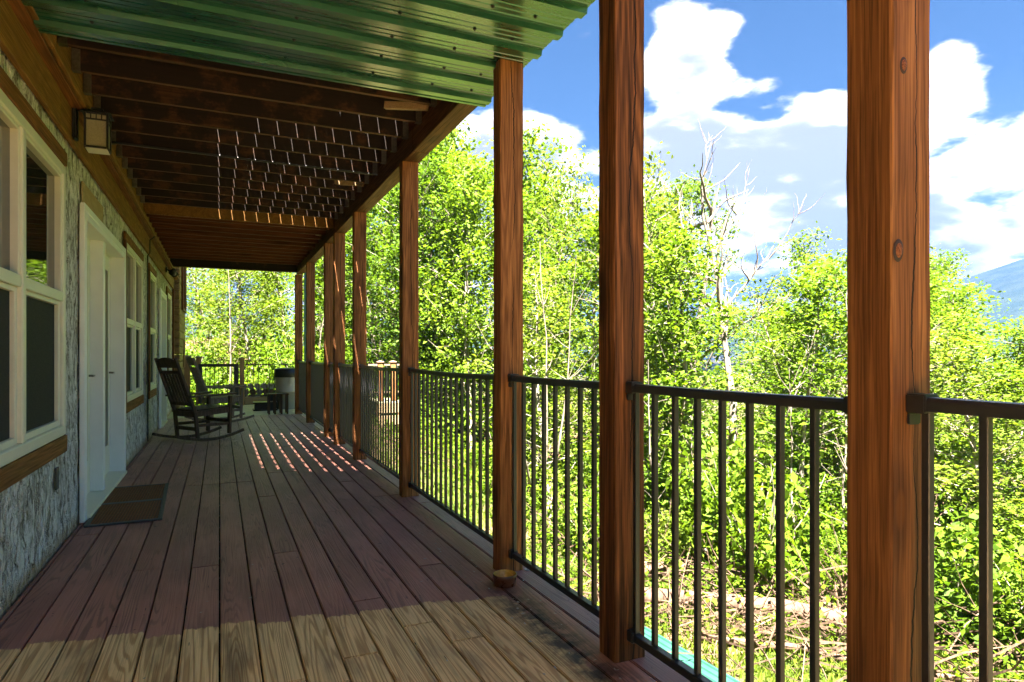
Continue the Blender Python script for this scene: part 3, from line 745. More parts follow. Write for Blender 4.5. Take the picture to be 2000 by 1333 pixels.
MB().box(-.8, 1.53, -.006, .02, -.025, .012).build('edge_flashing', M['green'], mc, bevel=.003)

# ================================================================== ROCKING CHAIRS
def rocking_chair(mat):
    ch = empty('rocking_chair')
    for s_ in (-1, 1):
        pts = []
        for i in range(13):
            t = -1 + 2 * i / 12; pts.append((s_ * .27, -.05 + t * .50, .022 + .085 * t * t))
        rk = MB()
        for i in range(12): rk.bar(pts[i], pts[i + 1], .034, .036)
        rk.build('rocker', mat, ch)
        MB().bar((s_ * .255, .235, .075), (s_ * .255, .250, .60), .055, .038, (0, 1, 0)).build('leg', mat, ch, bevel=.004)
        MB().bar((s_ * .245, -.225, .045), (s_ * .245, -.26, .40), .038, .045, (0, 1, 0)).build('leg', mat, ch, bevel=.004)
        MB().bar((s_ * .245, -.26, .40), (s_ * .235, -.53, 1.13), .038, .045, (0, 1, 0), .034, .034).build('back_post', mat, ch, bevel=.004)
        ar = MB()
        ar.bar((s_ * .275, -.36, .615), (s_ * .280, .05, .622), .07, .024); ar.bar((s_ * .280, .05, .622), (s_ * .285, .31, .632), .085, .024)
        ar.build('armrest', mat, ch, bevel=.004)
        MB().bar((s_ * .25, -.24, .22), (s_ * .25, .235, .215), .022, .040).build('stretcher', mat, ch, bevel=.003)
        MB().bar((s_ * .25, -.25, .375), (s_ * .25, .245, .405), .028, .075).build('seat_rail', mat, ch, bevel=.003)
    MB().bar((-.24, -.228, .17), (.24, -.228, .17), .022, .05).build('stretcher', mat, ch, bevel=.003)
    MB().bar((-.24, .24, .25), (.24, .24, .25), .022, .05).build('stretcher', mat, ch, bevel=.003)
    MB().bar((-.25, .245, .400), (.25, .245, .400), .026, .08).build('seat_rail', mat, ch, bevel=.003)
    MB().bar((-.235, -.255, .37), (.235, -.255, .37), .026, .075).build('seat_rail', mat, ch, bevel=.003)
    for k in range(8):
        y_ = -.21 + k * .063; MB().bar((-.27, y_, .425 + .004 * k), (.27, y_, .425 + .004 * k), .052, .016, (0, 0, 1)).build('seat_slat', mat, ch, bevel=.003)
    def bp(z_): return -.26 - .27 * (z_ - .40) / .73
    # crest rail with an arched top
    cr = MB(); ncr = 10
    for i in range(ncr + 1):
        t = -1 + 2 * i / ncr; zt = 1.095 + .042 * (1 - t * t)
        for (zz_, dy) in ((1.00, -.011), (zt, -.011), (zt, .011), (1.00, .011)): cr.v.append((t * .225, bp(zz_) + dy, zz_))
    for i in range(ncr):
        for k in range(4): k2 = (k + 1) % 4; cr.f.append((i * 4 + k, i * 4 + k2, i * 4 + 4 + k2, i * 4 + 4 + k))
    cr.f += [(0, 3, 2, 1), (ncr * 4, ncr * 4 + 1, ncr * 4 + 2, ncr * 4 + 3)]; cr.build('crest_rail', mat, ch)
    MB().bar((-.225, bp(.94), .94), (.225, bp(.94), .94), .022, .045).build('back_rail', mat, ch, bevel=.003)
    MB().bar((-.235, bp(.51), .51), (.235, bp(.51), .51), .022, .045).build('back_rail', mat, ch, bevel=.003)
    for k in range(6):
        x_ = -.175 + k * .07; MB().bar((x_, bp(.53), .53), (x_, bp(.92), .92), .046, .013, (0, 1, 0)).build('back_slat', mat, ch, bevel=.002)
    return ch
c1 = rocking_chair(M['chair']); c1.location = (-.213, 10.05, 0); c1.rotation_euler = (0, 0, R(-57))
tag(c1, 'dark brown slatted rocking chair, the nearer one with its back to the viewer', 'rocking chair', 'wooden rocking chairs on the porch')
c2 = copy_tree(c1); c2.location = (.05, 12.45, 0); c2.rotation_euler = (0, 0, R(-76))
for ch in c2.children: ch.data = ch.data.copy(); ch.data.materials[0] = M['chair_lit']
tag(c2, 'slatted rocking chair coloured paler as sky lit, standing behind the dark one', 'rocking chair', 'wooden rocking chairs on the porch')

# ================================================================== SMALL THINGS
mt = empty('door_mat', (-.63, 5.92, .001), R(2.0), 'two section rust brown woven door mat with grey rubber edge at the first door', 'door mat')
for i, yc in enumerate((-.355, .355)):
    MB().box(-.205, .205, yc - .325, yc + .325, .0, .010).build('mat_section', M['mat'], mt, bevel=.002)
MB().box(-.235, -.207, -.71, .71, 0, .013).box(.207, .235, -.71, .71, 0, .013).box(-.207, .207, -.71, -.682, 0, .0125).box(-.207, .207, .682, .71, 0, .0125).box(-.207, .207, -.028, .028, 0, .0125).build('mat_border', M['matedge'], mt, bevel=.003)
bw = empty('feeding_bowl', (1.322, 3.03, .001), 0, 'small brown bowl with mustard yellow inside on the deck by a post', 'bowl')
MB().lathe([(.001, 0), (.050, 0), (.057, .006), (.060, .045), (.0615, .058), (.058, .060)], 32).build('bowl_outside', M['bowl_out'], bw, smooth=True)
MB().lathe([(.058, .060), (.054, .055), (.050, .016), (.044, .010), (.001, .009)], 32).build('bowl_inside', M['bowl_in'], bw, smooth=True)
ws = MB().lathe([(.006, .004), (.016, .004), (.017, 0)], 20).build('washer', M['bin']); ws.location = (1.525, 3.19, .003)
tag(ws, 'small round pale washer lying on the deck edge by the railing', 'washer')

st = empty('side_table', (1.06, 13.78, 0), 0, 'low dark slatted side table in front of the waste bin', 'side table')
for k in range(6): MB().box(-.20, .20, -.19 + k * .065, -.135 + k * .065, .385, .405).build('top_slat', M['chair'], st, bevel=.003)
for sx in (-.17, -.06, .06, .17):
    for sy in (-.15, .15): MB().box(sx - .018, sx + .018, sy - .014, sy + .014, 0, .384).build('leg', M['chair'], st)
bn = empty('waste_bin', (1.37, 15.02, 0), 0, 'tall pale grey round waste bin with black lid behind the side table', 'bin')
MB().lathe([(.001, 0), (.215, 0), (.225, .02), (.25, .36), (.252, .36), (.257, .39), (.252, .40), (.275, .74), (.275, .745)], 32).build('barrel', M['bin'], bn, smooth=True)
MB().lathe([(.285, .69), (.290, .70), (.292, .86), (.275, .875), (.20, .89), (.001, .90)], 32).build('lid', M['black'], bn, smooth=True)
MB().bar((.02, -.285, .55), (.02, -.29, .66), .05, .02, (0, 1, 0)).build('handle', M['bin'], bn)
tr = empty('storage_tray', (.88, 14.75, 0), 0, 'flat black plastic storage box on the pale landing beside the side table', 'box')
MB().box(-.21, .21, -.17, .17, .02, .15).build('tub', M['black'], tr, bevel=.01)
MB().box(-.24, .24, -.19, .19, .151, .18).build('lid', M['black'], tr, bevel=.008)
MB().box(-.24, .24, -.19, .19, .0, .03).build('base', M['black'], tr, bevel=.005)
o = MB().box(-.12, .12, -.11, .11, 0, .34).build('black_crate', M['black'], bevel=.012); o.location = (1.07, 15.05, 0)
tag(o, 'upright black box standing between storage box and waste bin', 'box')

rdb = np.random.default_rng(77); N = 150
dx = np.where(rdb.random(N) < .6, rdb.normal(1.30, .12, N), rdb.uniform(-.8, 1.4, N)); dyy = np.where(rdb.random(N) < .6, rdb.uniform(1.8, 4.2, N), rdb.uniform(2, 10, N)); dx = np.clip(dx, -.86, 1.55)
aa = rdb.uniform(0, 6.28, N); ll = rdb.uniform(.004, .013, N); vv = np.empty((N, 4, 3)); P0 = np.stack([dx, dyy, np.full(N, .004)], -1); T_ = np.stack([np.cos(aa), np.sin(aa), rdb.uniform(-.1, .3, N)], -1); S_ = np.stack([-np.sin(aa), np.cos(aa), rdb.uniform(0, .4, N)], -1)
vv[:, 0] = P0 - T_ * ll[:, None]; vv[:, 1] = P0 + S_ * ll[:, None] * .5; vv[:, 2] = P0 + T_ * ll[:, None]; vv[:, 3] = P0 - S_ * ll[:, None] * .5; vv[:, :, 2] = np.maximum(vv[:, :, 2], .002)
tag(link('leaf_debris', npmesh('leaf_debris', vv.reshape(-1, 3), np.arange(N * 4).reshape(N, 4), M['bin'])), 'scattered dry flakes and leaf crumbs on the deck boards', 'debris', kind='stuff')

# end railing and gate
def cap_post(x_, y_, h_, lab, mat=M['pine'], wd=.10, base=0, capm=None, grp=None):
    p_ = empty('capped_post', (x_, y_, base), 0, lab, 'post', grp)
    MB().box(-wd / 2, wd / 2, -wd / 2, wd / 2, 0, h_).build('shaft', mat, p_, bevel=.005)
    c_ = wd * .72
    MB().box(-c_, c_, -c_, c_, h_ + .001, h_ + .022).build('cap', capm or mat, p_, bevel=.004)
    t_ = MB(); t_.v += [(-c_ * .9, -c_ * .9, h_ + .023), (c_ * .9, -c_ * .9, h_ + .023), (c_ * .9, c_ * .9, h_ + .023), (-c_ * .9, c_ * .9, h_ + .023), (0, 0, h_ + .055)]
    t_.f += [(0, 1, 4), (1, 2, 4), (2, 3, 4), (3, 0, 4), (3, 2, 1, 0)]; t_.build('cap_top', capm or mat, p_)
    return p_
cap_post(.475, 16.40, 1.08, 'pale square pine post between the black gate and the end railing')
er = empty('end_railing', (.54, 16.40, 0), 0, 'thin black metal railing across the end of the porch behind the bin', 'railing')
MB().box(0, 1.1, -.015, .015, .94, .965).build('top_rail', M['rail'], er)
MB().box(0, 1.1, -.015, .015, .21, .235).build('bottom_rail', M['rail'], er)
bl2 = MB().box(-.007, .007, -.007, .007, 0, .704).mesh('baluster', M['rail'])
for k in range(9): link('baluster', bl2, er, loc=(.06 + k * .118, 0, .2355))
MB().box(0, 1.1, -.02, .02, .03, .19).build('kick_board', M['pine_y'], er, bevel=.004)
tag(MB().box(1.65, 1.72, 16.36, 16.43, 0, 1.06).build('metal_post', M['rail']), 'dark metal end post beside the waste bin, past the last porch post', 'post')
gt = empty('gate', (-.40, 16.36, 0), 0, 'black metal barred gate at the end of the porch beside the pine post', 'gate')
MB().box(.70, .80, -.02, .02, .08, .97).box(-.04, .04, -.02, .02, .08, .97).box(.04, .70, -.02, .02, .90, .97).box(.04, .70, -.02, .02, .08, .13).build('frame', M['rail'], gt, bevel=.004)
bl3 = MB().box(-.007, .007, -.007, .007, .131, .899).mesh('bar', M['rail'])
for k in range(7): link('bar', bl3, gt, loc=(.11 + k * .09, 0, 0))
cap_post(-.70, 17.15, 1.12, 'stair post with rounded pinkish cap, left of the two behind the rocking chairs', wd=.13, capm=M['cap'])
cap_post(-.46, 17.25, 1.10, 'stair post with pinkish cap, right of the two behind the rocking chairs', wd=.11, capm=M['cap'])
# side landing seen through the bars
ld = empty('side_landing', (3.70, 16.5, 0), 0, 'pale board sided stair landing beyond the railing', 'landing')
for z0 in (-.31, -.62): MB().box(0, .62, -.03, 0, z0, z0 + .24).build('side_board', M['pine_y'], ld, bevel=.005)
MB().box(0, .62, .001, 1.6, -.06, -.02).build('floor', M['deckfar'], ld)
MB().box(-.25, .62, .08, .12, .90, .94).build('top_rail', M['cap'], ld); MB().box(-.25, .62, .08, .12, .2, .24).build('bottom_rail', M['cap'], ld)
bl4 = MB().box(-.012, .012, .088, .112, .241, .899).mesh('baluster', M['rail'])
for k in range(6): link('baluster', bl4, ld, loc=(-.2 + k * .14, 0, 0))
for x_ in (.06, .56):
    for y_ in (.2, 1.5): MB().box(x_ - .05, x_ + .05, y_ - .05, y_ + .05, -3.4, -.061).build('stilt', M['pine'], ld)
cap_post(3.76, 16.62, .98, 'capped landing post seen over the railing, left of the two', mat=M['post'], wd=.12, capm=M['cap'], base=0)
cap_post(4.09, 16.62, .98, 'capped landing post seen over the railing, right of the two', mat=M['post'], wd=.12, capm=M['cap'], base=0)
tag(MB().box(1.585, 1.645, 13.92, 13.98, -.5, 2.90).build('downspout', M['teal'], bevel=.006), 'teal green square downspout behind the last two porch posts', 'downspout')

# firewood beyond the end railing
fw = empty('firewood_stack', (.95, 19.3, -.40), 0, 'dark and pale stack of firewood seen through the end railing', 'firewood')
lg = [MB().tube([(0, -.22, 0), (0, .22, 0)], .085, 9).mesh('split_log', M[k]) for k in ('bark', 'barkpale', 'log')]
rw = random.Random(11)
for r_ in range(5):
    for k in range(9 - r_ // 3):
        link('split_log', rw.choice(lg), fw, loc=(-.68 + k * .17 + (r_ % 2) * .05, rw.uniform(-.04, .04), .09 + r_ * .155), rot=(0, rw.uniform(0, 3), 0), scale=[rw.uniform(.9, 1.02)] * 3)

# roofing sheet lying on the slope
z_ = float(ground_z(5.5, 7)); rs = MB()
for i in range(13):
    for xx in (0, 1):
        pass
prof = []
for i in range(8): prof += [(i * .11, 0), (i * .11 + .06, 0), (i * .11 + .07, .02), (i * .11 + .10, .02)]
for y_ in (-2.2, 2.2):
    for a, b_ in prof: rs.v.append((a - .45, y_, b_))
k = len(prof)
for i in range(k - 1): rs.f.append((i, i + 1, k + i + 1, k + i))
o = rs.build('roofing_sheet', M['tealsheet']); o.location = (5.38, 6.35, z_ + .16); o.rotation_euler = (0, R(-2), R(3))
tag(o, 'faded teal ribbed roofing sheet lying on the grass below the deck', 'metal sheet')

# ================================================================== VEGETATION
def frame_from(nv):
    a = np.cross(nv, np.array([0., 0, 1])); l = np.linalg.norm(a, axis=1, keepdims=True); a = np.where(l < 1e-3, np.array([[1., 0, 0]]), a / np.maximum(l, 1e-6))
    return a, np.cross(nv, a)
def leaves(pts, size, rng, upbias=.6, aspect=.62):
    """leaf shaped kites: 4 verts, slightly folded"""
    N = len(pts); nv = rng.normal(size=(N, 3)); nv[:, 2] = np.abs(nv[:, 2]) + upbias; nv /= np.linalg.norm(nv, axis=1, keepdims=True)
    a, b = frame_from(nv); th = rng.uniform(0, 2 * np.pi, N)[:, None]; t = a * np.cos(th) + b * np.sin(th); s_ = -a * np.sin(th) + b * np.cos(th)
    L = (size * rng.uniform(.42, 1.35, N))[:, None]; W = L * aspect
    v = np.empty((N, 4, 3)); v[:, 0] = pts - t * L * .5; v[:, 1] = pts + s_ * W * .5 + nv * L * .08; v[:, 2] = pts + t * L * .55 - nv * L * .06; v[:, 3] = pts - s_ * W * .5 + nv * L * .08
    return v.reshape(-1, 3), np.arange(N * 4).reshape(N, 4)
def branch_path(p, d, L, n, rng, up=.15, wob=.22):
    pts = [np.array(p, float)]; d = np.array(d, float)
    for i in range(n):
        d = d + rng.normal(scale=wob, size=3) * .5 + np.array([0, 0, up]) * .3; d /= np.linalg.norm(d); pts.append(pts[-1] + d * L / n)
    return pts
def make_tree(seed, H=8., spread=1.6, base=.12, nbr=46, clump=34, lsize=.12, per=6, sig=.20, lean=.1, mat='leaf', twig=True, profile='oval', trunk_r=.09, bark='bark'):
    rng = np.random.default_rng(seed); rt = MB()
    tp = branch_path((0, 0, -.3), (rng.normal() * lean, rng.normal() * lean, 1), H * .97 + .3, 12, rng, .5, .12)
    rt.tube([tuple(p) for p in tp], [trunk_r * (1 - .88 * i / 12) for i in range(13)], 7, False)
    cl = []
    tpa = np.array(tp)
    for k in range(nbr):
        t = base + (1 - base) * (k + rng.uniform(0, 1)) / nbr
        i = min(int(t * 12), 11); fr_ = t * 12 - i; p = tpa[i] * (1 - fr_) + tpa[i + 1] * fr_
        az = k * 2.399 + rng.uniform(-.5, .5)
        if profile == 'oval': w_ = math.sin(math.pi * min(1, .12 + .86 * (t - base) / (1 - base))) ** .7
        elif profile == 'top': w_ = .35 + .9 * math.sin(math.pi * min(1, max(0, (t - .3) / .72))) if t > .3 else .35
        else: w_ = 1 - .75 * (t - base) / (1 - base)
        L = spread * w_ * rng.uniform(.65, 1.2) + .15
        el = rng.uniform(.1, .8); d = (math.cos(az) * math.cos(el), math.sin(az) * math.cos(el), math.sin(el))
        bp_ = branch_path(p, d, L, 5, rng)
        rt.tube([tuple(q) for q in bp_], [trunk_r * .28 * (1 - t * .5) * (1 - .8 * i_ / 5) + .003 for i_ in range(6)], 4, False)
        for s_ in range(per):
            u_ = rng.uniform(.25, 1.05) * 5; i_ = min(int(u_), 4); c_ = bp_[i_] + (bp_[i_ + 1] - bp_[i_]) * (u_ - i_)
            off = rng.normal(scale=.22 * spread / 1.6, size=3) * np.array([1, 1, .7]); c_ = c_ + off
            if twig and s_ % 2 == 0: rt.tube([tuple(bp_[i_]), tuple(c_)], [.007, .003], 3, False)
            nlf = int(clump * rng.uniform(.5, 1.4)); cl.append(c_ + rng.normal(size=(nlf, 3)) * np.array([sig, sig, sig * .55]))
    v, f_ = leaves(np.concatenate(cl), lsize, rng)
    return rt.mesh('trunk', M[bark], True), npmesh('crown', v, f_, M[mat])
def make_bush(seed, r_=1., n=2600, lsize=.10, mat='leaf'):
    rng = np.random.default_rng(seed); rt = MB(); cl = []
    for k in range(16):
        az = rng.uniform(0, 6.28); el = rng.uniform(.5, 1.4); d = (math.cos(az) * math.cos(el), math.sin(az) * math.cos(el), math.sin(el))
        bp_ = branch_path((rng.normal() * .1, rng.normal() * .1, -.1), d, r_ * rng.uniform(.9, 1.6), 5, rng)
        rt.tube([tuple(q) for q in bp_], [.018 * (1 - .8 * i_ / 5) for i_ in range(6)], 4, False)
        for s_ in range(5):
            u_ = rng.uniform(.8, 5); i_ = min(int(u_), 4); c_ = bp_[i_] + (bp_[i_ + 1] - bp_[i_]) * (u_ - i_) + rng.normal(scale=.16 * r_, size=3)
            cl.append(c_ + rng.normal(size=(n // 80, 3)) * np.array([.17, .17, .10]) * r_)
    v, f_ = leaves(np.concatenate(cl), lsize, rng); return rt.mesh('stem', M['bark'], True), npmesh('foliage', v, f_, M[mat])
T = [make_tree(1, 8, 1.5, .10, 46, 30, .125, 6, .21),
     make_tree(2, 9, 1.7, .12, 46, 28, .13, 6, .23, mat='leaf3'),
     make_tree(3, 8, 1.3, .08, 46, 30, .11, 6, .19, mat='leaf'),
     make_tree(4, 9, 2.0, .16, 44, 32, .13, 7, .24, mat='leaf2', profile='top'),
     make_tree(5, 8, 1.6, .10, 40, 22, .12, 6, .21, mat='leaf3', profile='oval', lean=.2),
     make_tree(6, 7, 1.3, .05, 42, 28, .115, 6, .19, mat='leaf', profile='cone')]
THIN = make_tree(7, 8, 1.7, .30, 34, 15, .12, 5, .20, mat='leaf3', lean=.25, trunk_r=.07, bark='barkpale')
BUSH = [make_bush(20, 1., 3000), make_bush(21, 1., 2800, .11, 'leaf2'), make_bush(22, 1., 2600, .10, 'leaf3'), make_bush(23, 1., 3000, .09, 'leaf')]
s0, c0 = math.sin(R(24.21)), math.cos(R(24.21))
# skyline of the wood: tangent of the tree top elevation against azimuth (degrees from +Y)
def az_of(px): return 24.21 + math.degrees(math.atan((px - 1000) / 1270))
def el_of(px, py): return (694 - py) / 1270 * math.cos(math.atan((px - 1000) / 1270))
SK = [(300, 480), (700, 130), (960, 150), (1030, 250), (1080, 370), (1140, 440), (1170, 350), (1270, 290), (1330, 300), (1385, 350), (1412, 590), (1515, 600), (1550, 460), (1640, 450), (1720, 480), (1840, 515), (1890, 570), (1960, 610), (2080, 650), (2600, 560)]
SKA = [az_of(a) for a, b in SK]; SKE = [el_of(a, b) for a, b in SK]
def top_el(az): return float(np.interp(az, [-60] + SKA, [.2] + SKE))
rt_ = random.Random(5)
REG = [(-9e9, 360, 'hidden behind the house corner'), (360, 573, 'beyond the far end railing'), (573, 690, 'behind the far posts'), (690, 786, 'left of the post clear of the metal'), (786, 975, 'left of the post by the bowl'),
       (975, 1190, 'between bowl post and dark streaked post'), (1190, 1430, 'just right of the dark streaked post'), (1430, 1700, 'just left of the nearest post'), (1700, 2000, 'at the right edge'), (2000, 9e9, 'beyond the right edge')]
RELAB = []
def region(X_, Y_):
    d_ = X_ * s0 + Y_ * c0; p_ = 1000 + 1270 * (X_ * c0 - Y_ * s0) / d_ if d_ > .1 else 9999
    return next(t for a, b, t in REG if a <= p_ < b), p_
ROW = ['in the front row', 'in the second row', 'in the third row', 'in the fourth row', 'in the fifth row', 'in the sixth row', 'in the back row']
def relabel(o, text, X_, Y_):
    t, p_ = region(X_, Y_); RELAB.append((text + ', ' + t, p_, o))
def put(kind, src, X_, Y_, sx, sz, lab, cat, grp, names=('trunk', 'crown'), mats=None):
    e = empty(kind, (X_, Y_, float(ground_z(X_, Y_))), rt_.uniform(0, 6.28), lab, cat, grp); e.scale = (sx, sx, sz)
    link(names[0], src[0], e); link(names[1], src[1], e); return e
HT = [8, 9, 8, 9, 8, 7]
LT = ['bright green young tree in the wood beyond the railing', 'yellow green young tree in the wood beyond the railing', 'slender bright green tree in the wood beyond the railing',
      'deep green broad crowned tree in the wood beyond the railing', 'loose yellow green leaning tree in the wood beyond the railing', 'low branching bright green tree in the wood beyond the railing']
ntree = 0
SH = ['bright green tree', 'yellow green tree', 'slender green tree', 'deep green tree', 'loose leaning tree', 'low branching tree']
SB = ['bright shrub', 'deep green shrub', 'yellow green shrub', 'dense shrub']
rows = [(0, 2.6), (2.2, 2.8), (4.6, 3.0), (7.5, 3.4), (11., 4.0), (15.5, 5.), (21, 6.)]
def edge_dist(az): return float(np.interp(az, [-30, 0, 10, 16, 24, 35, 50, 62, 90], [22, 22.5, 22, 19, 16, 14.2, 13.6, 12.8, 12]))
for ri, (dr, spc) in enumerate(rows):
    az = -22. + rt_.uniform(0, 4)
    while az < 82:
        r_ = edge_dist(az) + dr + rt_.uniform(-.8, .8); a_ = R(az)
        X_, Y_ = math.sin(a_) * r_, math.cos(a_) * r_
        zt = 1.17 + r_ * top_el(az) * rt_.uniform(.80, 1.0) * (.78 + .05 * ri if ri < 4 else 1)
        H_ = zt - float(ground_z(X_, Y_)); H_ = max(3.6, min(16, H_))
        ok = not (X_ < 2.2 and Y_ < 19)
        if ok:
            i_ = rt_.choice([0, 1, 2, 3, 4, 5, 0, 2, 1]); sz = H_ / HT[i_]; sx = max(.75, min(1.5, .45 + .55 * sz)) * rt_.uniform(.9, 1.1)
            _e = put('broadleaf_tree', T[i_], X_, Y_, sx, sz, LT[i_], 'tree', 'young trees of the wood beyond the railing'); ntree += 1
            relabel(_e, SH[i_] + ' ' + ROW[ri], X_, Y_)
        az += math.degrees(spc / r_) * rt_.uniform(.75, 1.25)
# far wood as one mass
bigv, bigf, off = [], [], 0
rg = np.random.default_rng(9)
for k in range(275):
    az = rg.uniform(-30, 88); r_ = rg.uniform(33, 100)
    if k >= 210: az = rg.uniform(92, 250); r_ = rg.uniform(15, 34); a_ = R(az); X_, Y_ = math.sin(a_) * r_, math.cos(a_) * r_
    zt = 1.17 + r_ * ((min(top_el(az) * .85, .21) if az > 24 else min(top_el(az) * .95, .36)) if k < 210 else .17); zg = float(ground_z(X_, Y_)); H_ = max(5, min(25 if az > 24 else 38, zt - zg)); rad = rg.uniform(2.2, 3.6)
    npt = 1900 if az > 24 else 2700; th = rg.uniform(0, 6.283, npt); q = rg.uniform(0, 1, npt) ** .5; t = rg.uniform(.05, 1, npt)
    wv = np.sin(np.pi * np.clip(t * .9 + .08, 0, 1)) ** .6 * rad * (1 + .25 * np.sin(th * 3 + k))
    P_ = np.stack([X_ + np.cos(th) * q * wv, Y_ + np.sin(th) * q * wv, zg + t * H_ + rg.normal(scale=.3, size=npt)], -1)
    v, f_ = leaves(P_, .42, rg); bigv.append(v); bigf.append(f_ + off); off += len(v)
tag(link('far_woods', npmesh('far_woods', np.concatenate(bigv), np.concatenate(bigf), M['leaf'])), 'continuous mass of green woodland behind the young trees', 'woods', kind='stuff')
# shrubs along the edge
LB = ['bright green leafy shrub at the edge of the wood', 'deep green leafy shrub at the edge of the wood', 'yellow green leafy shrub at the edge of the wood', 'dense bright green shrub at the edge of the wood']
for ri, (dr, spc) in enumerate(((-1.0, 1.5), (.3, 1.3), (1.4, 1.5), (3.0, 1.9))):
    az = -20. + ri
    while az < 80:
        r_ = edge_dist(az) + dr + rt_.uniform(-.5, .5); a_ = R(az); X_, Y_ = math.sin(a_) * r_, math.cos(a_) * r_
        i_ = rt_.randrange(4); s_ = rt_.uniform(.7, 1.5)
        if not (X_ < 6.5 and Y_ < 18.5): _e = put('shrub', BUSH[i_], X_, Y_, s_, s_ * rt_.uniform(.9, 1.4), LB[i_], 'shrub', 'shrubs along the edge of the wood', ('stem', 'foliage')); relabel(_e, SB[i_] + ' ' + ROW[ri], X_, Y_)
        az += math.degrees(spc / r_) * rt_.uniform(.8, 1.3)
# dead bare tree with a forked leaning trunk
def at(az, r_): a_ = R(az); return math.sin(a_) * r_, math.cos(a_) * r_
def bare_tree(seed, H, az_lean, lean, nb, r0):
    rng = np.random.default_rng(seed); rt = MB(); d = (math.sin(az_lean) * lean, math.cos(az_lean) * lean, 1)
    tp = branch_path((0, 0, -.2), d, H, 12, rng, .0, .16); rt.tube([tuple(p) for p in tp], [r0 * (1 - .9 * i / 12) for i in range(13)], 7, False)
    br = MB()
    def sub(path, lvl, L, r_):
        for k in range(nb if lvl == 0 else 5):
            i_ = int(rng.integers(4 if lvl == 0 else 1, len(path) - 1)); dd = path[i_] - path[i_ - 1]; dd = dd / np.linalg.norm(dd) + rng.normal(scale=.6, size=3); dd[2] += .3; dd /= np.linalg.norm(dd)
            bp_ = branch_path(path[i_], dd, L * rng.uniform(.6, 1.2), 6, rng, .2, .35)
            br.tube([tuple(q) for q in bp_], [r_ * (1 - .85 * j_ / 6) for j_ in range(7)], 4, False)
            if lvl < 2 and k % 2 == 0: sub(bp_, lvl + 1, L * .5, r_ * .5)
    sub(tp, 0, H * .28, r0 * .35)
    return rt.mesh('trunk', M['barkpale'], True), br.mesh('branches', M['barkpale'], True)
for (px, r_, H_, ln, seed, azl, lab) in ((1375, 14.6, 8.2, .42, 31, R(115), 'bare pale dead tree leaning right above the wood, thickest of the bare ones'),
                                         (1385, 15.5, 8.3, .10, 35, R(60), 'bare pale upright tree beside the leaning dead tree'),
                                         (1430, 14.8, 5.6, .45, 33, R(120), 'short bare dead tree leaning right, lower of the bare ones')):
    X_, Y_ = at(az_of(px), r_); e = empty('dead_tree', (X_, Y_, float(ground_z(X_, Y_))), 0, lab, 'dead tree')
    a, b = bare_tree(seed, H_, azl, ln, 9, .13); link('trunk', a, e); link('branches', b, e)
for (px, r_, H_, lab) in ((1560, 15.5, 5.9, 'thin leafed pale barked tree just right of the dead trees'), (1610, 17.5, 6.3, 'thin leafed pale barked tree left of the nearest porch post'), (1850, 15, 5.0, 'thin leafed young tree right of the nearest porch post'),
                          (1280, 15.5, 9.0, 'tall thin tree rising beside the dark streaked post'), (1060, 19, 9.6, 'tall loose tree rising just right of the post by the bowl')):
    X_, Y_ = at(az_of(px), r_); put('sparse_tree', THIN, X_, Y_, .9, H_ / 8, lab, 'tree', None)
# thin pale saplings standing in front of the foliage
rs_ = random.Random(4)
for k in range(26):
    az = rs_.uniform(-2, 60); r_ = edge_dist(az) + rs_.uniform(-1.4, .4); X_, Y_ = at(az, r_)
    if X_ < 6 and Y_ < 18.5: continue
    rng = np.random.default_rng(100 + k); H_ = rs_.uniform(3, 6.5)
    mb = MB(); tp = branch_path((0, 0, -.2), (rng.normal() * .12, rng.normal() * .12, 1), H_, 9, rng, .4, .14); mb.tube([tuple(p) for p in tp], [.035 * (1 - .85 * i / 9) for i in range(10)], 5, False)
    for q in range(10):
        i_ = int(rng.integers(2, 9)); dd = rng.normal(size=3); dd[2] = abs(dd[2]) + .4; dd /= np.linalg.norm(dd); bp_ = branch_path(tp[i_], dd, rng.uniform(.4, 1.1), 4, rng); mb.tube([tuple(p) for p in bp_], [.010, .008, .006, .004, .003], 3, False)
    o = mb.build('sapling', M['barkpale'], None, True); o.location = (X_, Y_, float(ground_z(X_, Y_)))
    tag(o, 'thin pale bare sapling stem against the green foliage', 'sapling', 'pale saplings in front of the foliage'); relabel(o, 'thin pale bare sapling', X_, Y_)

# fallen logs and brush on the slope
def logat(name, p, q, r0, r1, lab, seed):
    rng = np.random.default_rng(seed); pts = []
    for i in range(9):
        t = i / 8; x_ = p[0] + (q[0] - p[0]) * t + rng.normal() * .04; y_ = p[1] + (q[1] - p[1]) * t + rng.normal() * .04
        pts.append((x_, y_, float(ground_z(x_, y_)) + r0 * .9 + rng.uniform(0, .05)))
    tag(MB().tube(pts, [(r0 + (r1 - r0) * i / 8) * rng.uniform(.9, 1.1) for i in range(9)], 10).build(name, M['log'], None, True), lab, 'log', 'fallen logs on the slope')
logat('fallen_log', (6.6, 10.4), (9.6, 8.2), .15, .11, 'thick pinkish fallen log highest up the brushy slope', 1)
logat('fallen_log', (5.9, 9.6), (9.3, 6.3), .15, .10, 'long fallen log through the middle of the dry brush', 2)
logat('fallen_log', (6.3, 7.6), (9.0, 5.0), .06, .04, 'thin fallen trunk lying just behind the teal sheet', 3)
logat('fallen_log', (8.6, 7.6), (11.2, 5.2), .09, .06, 'fallen log farthest right in the brush pile', 4)
rb = np.random.default_rng(12); bp2 = MB()
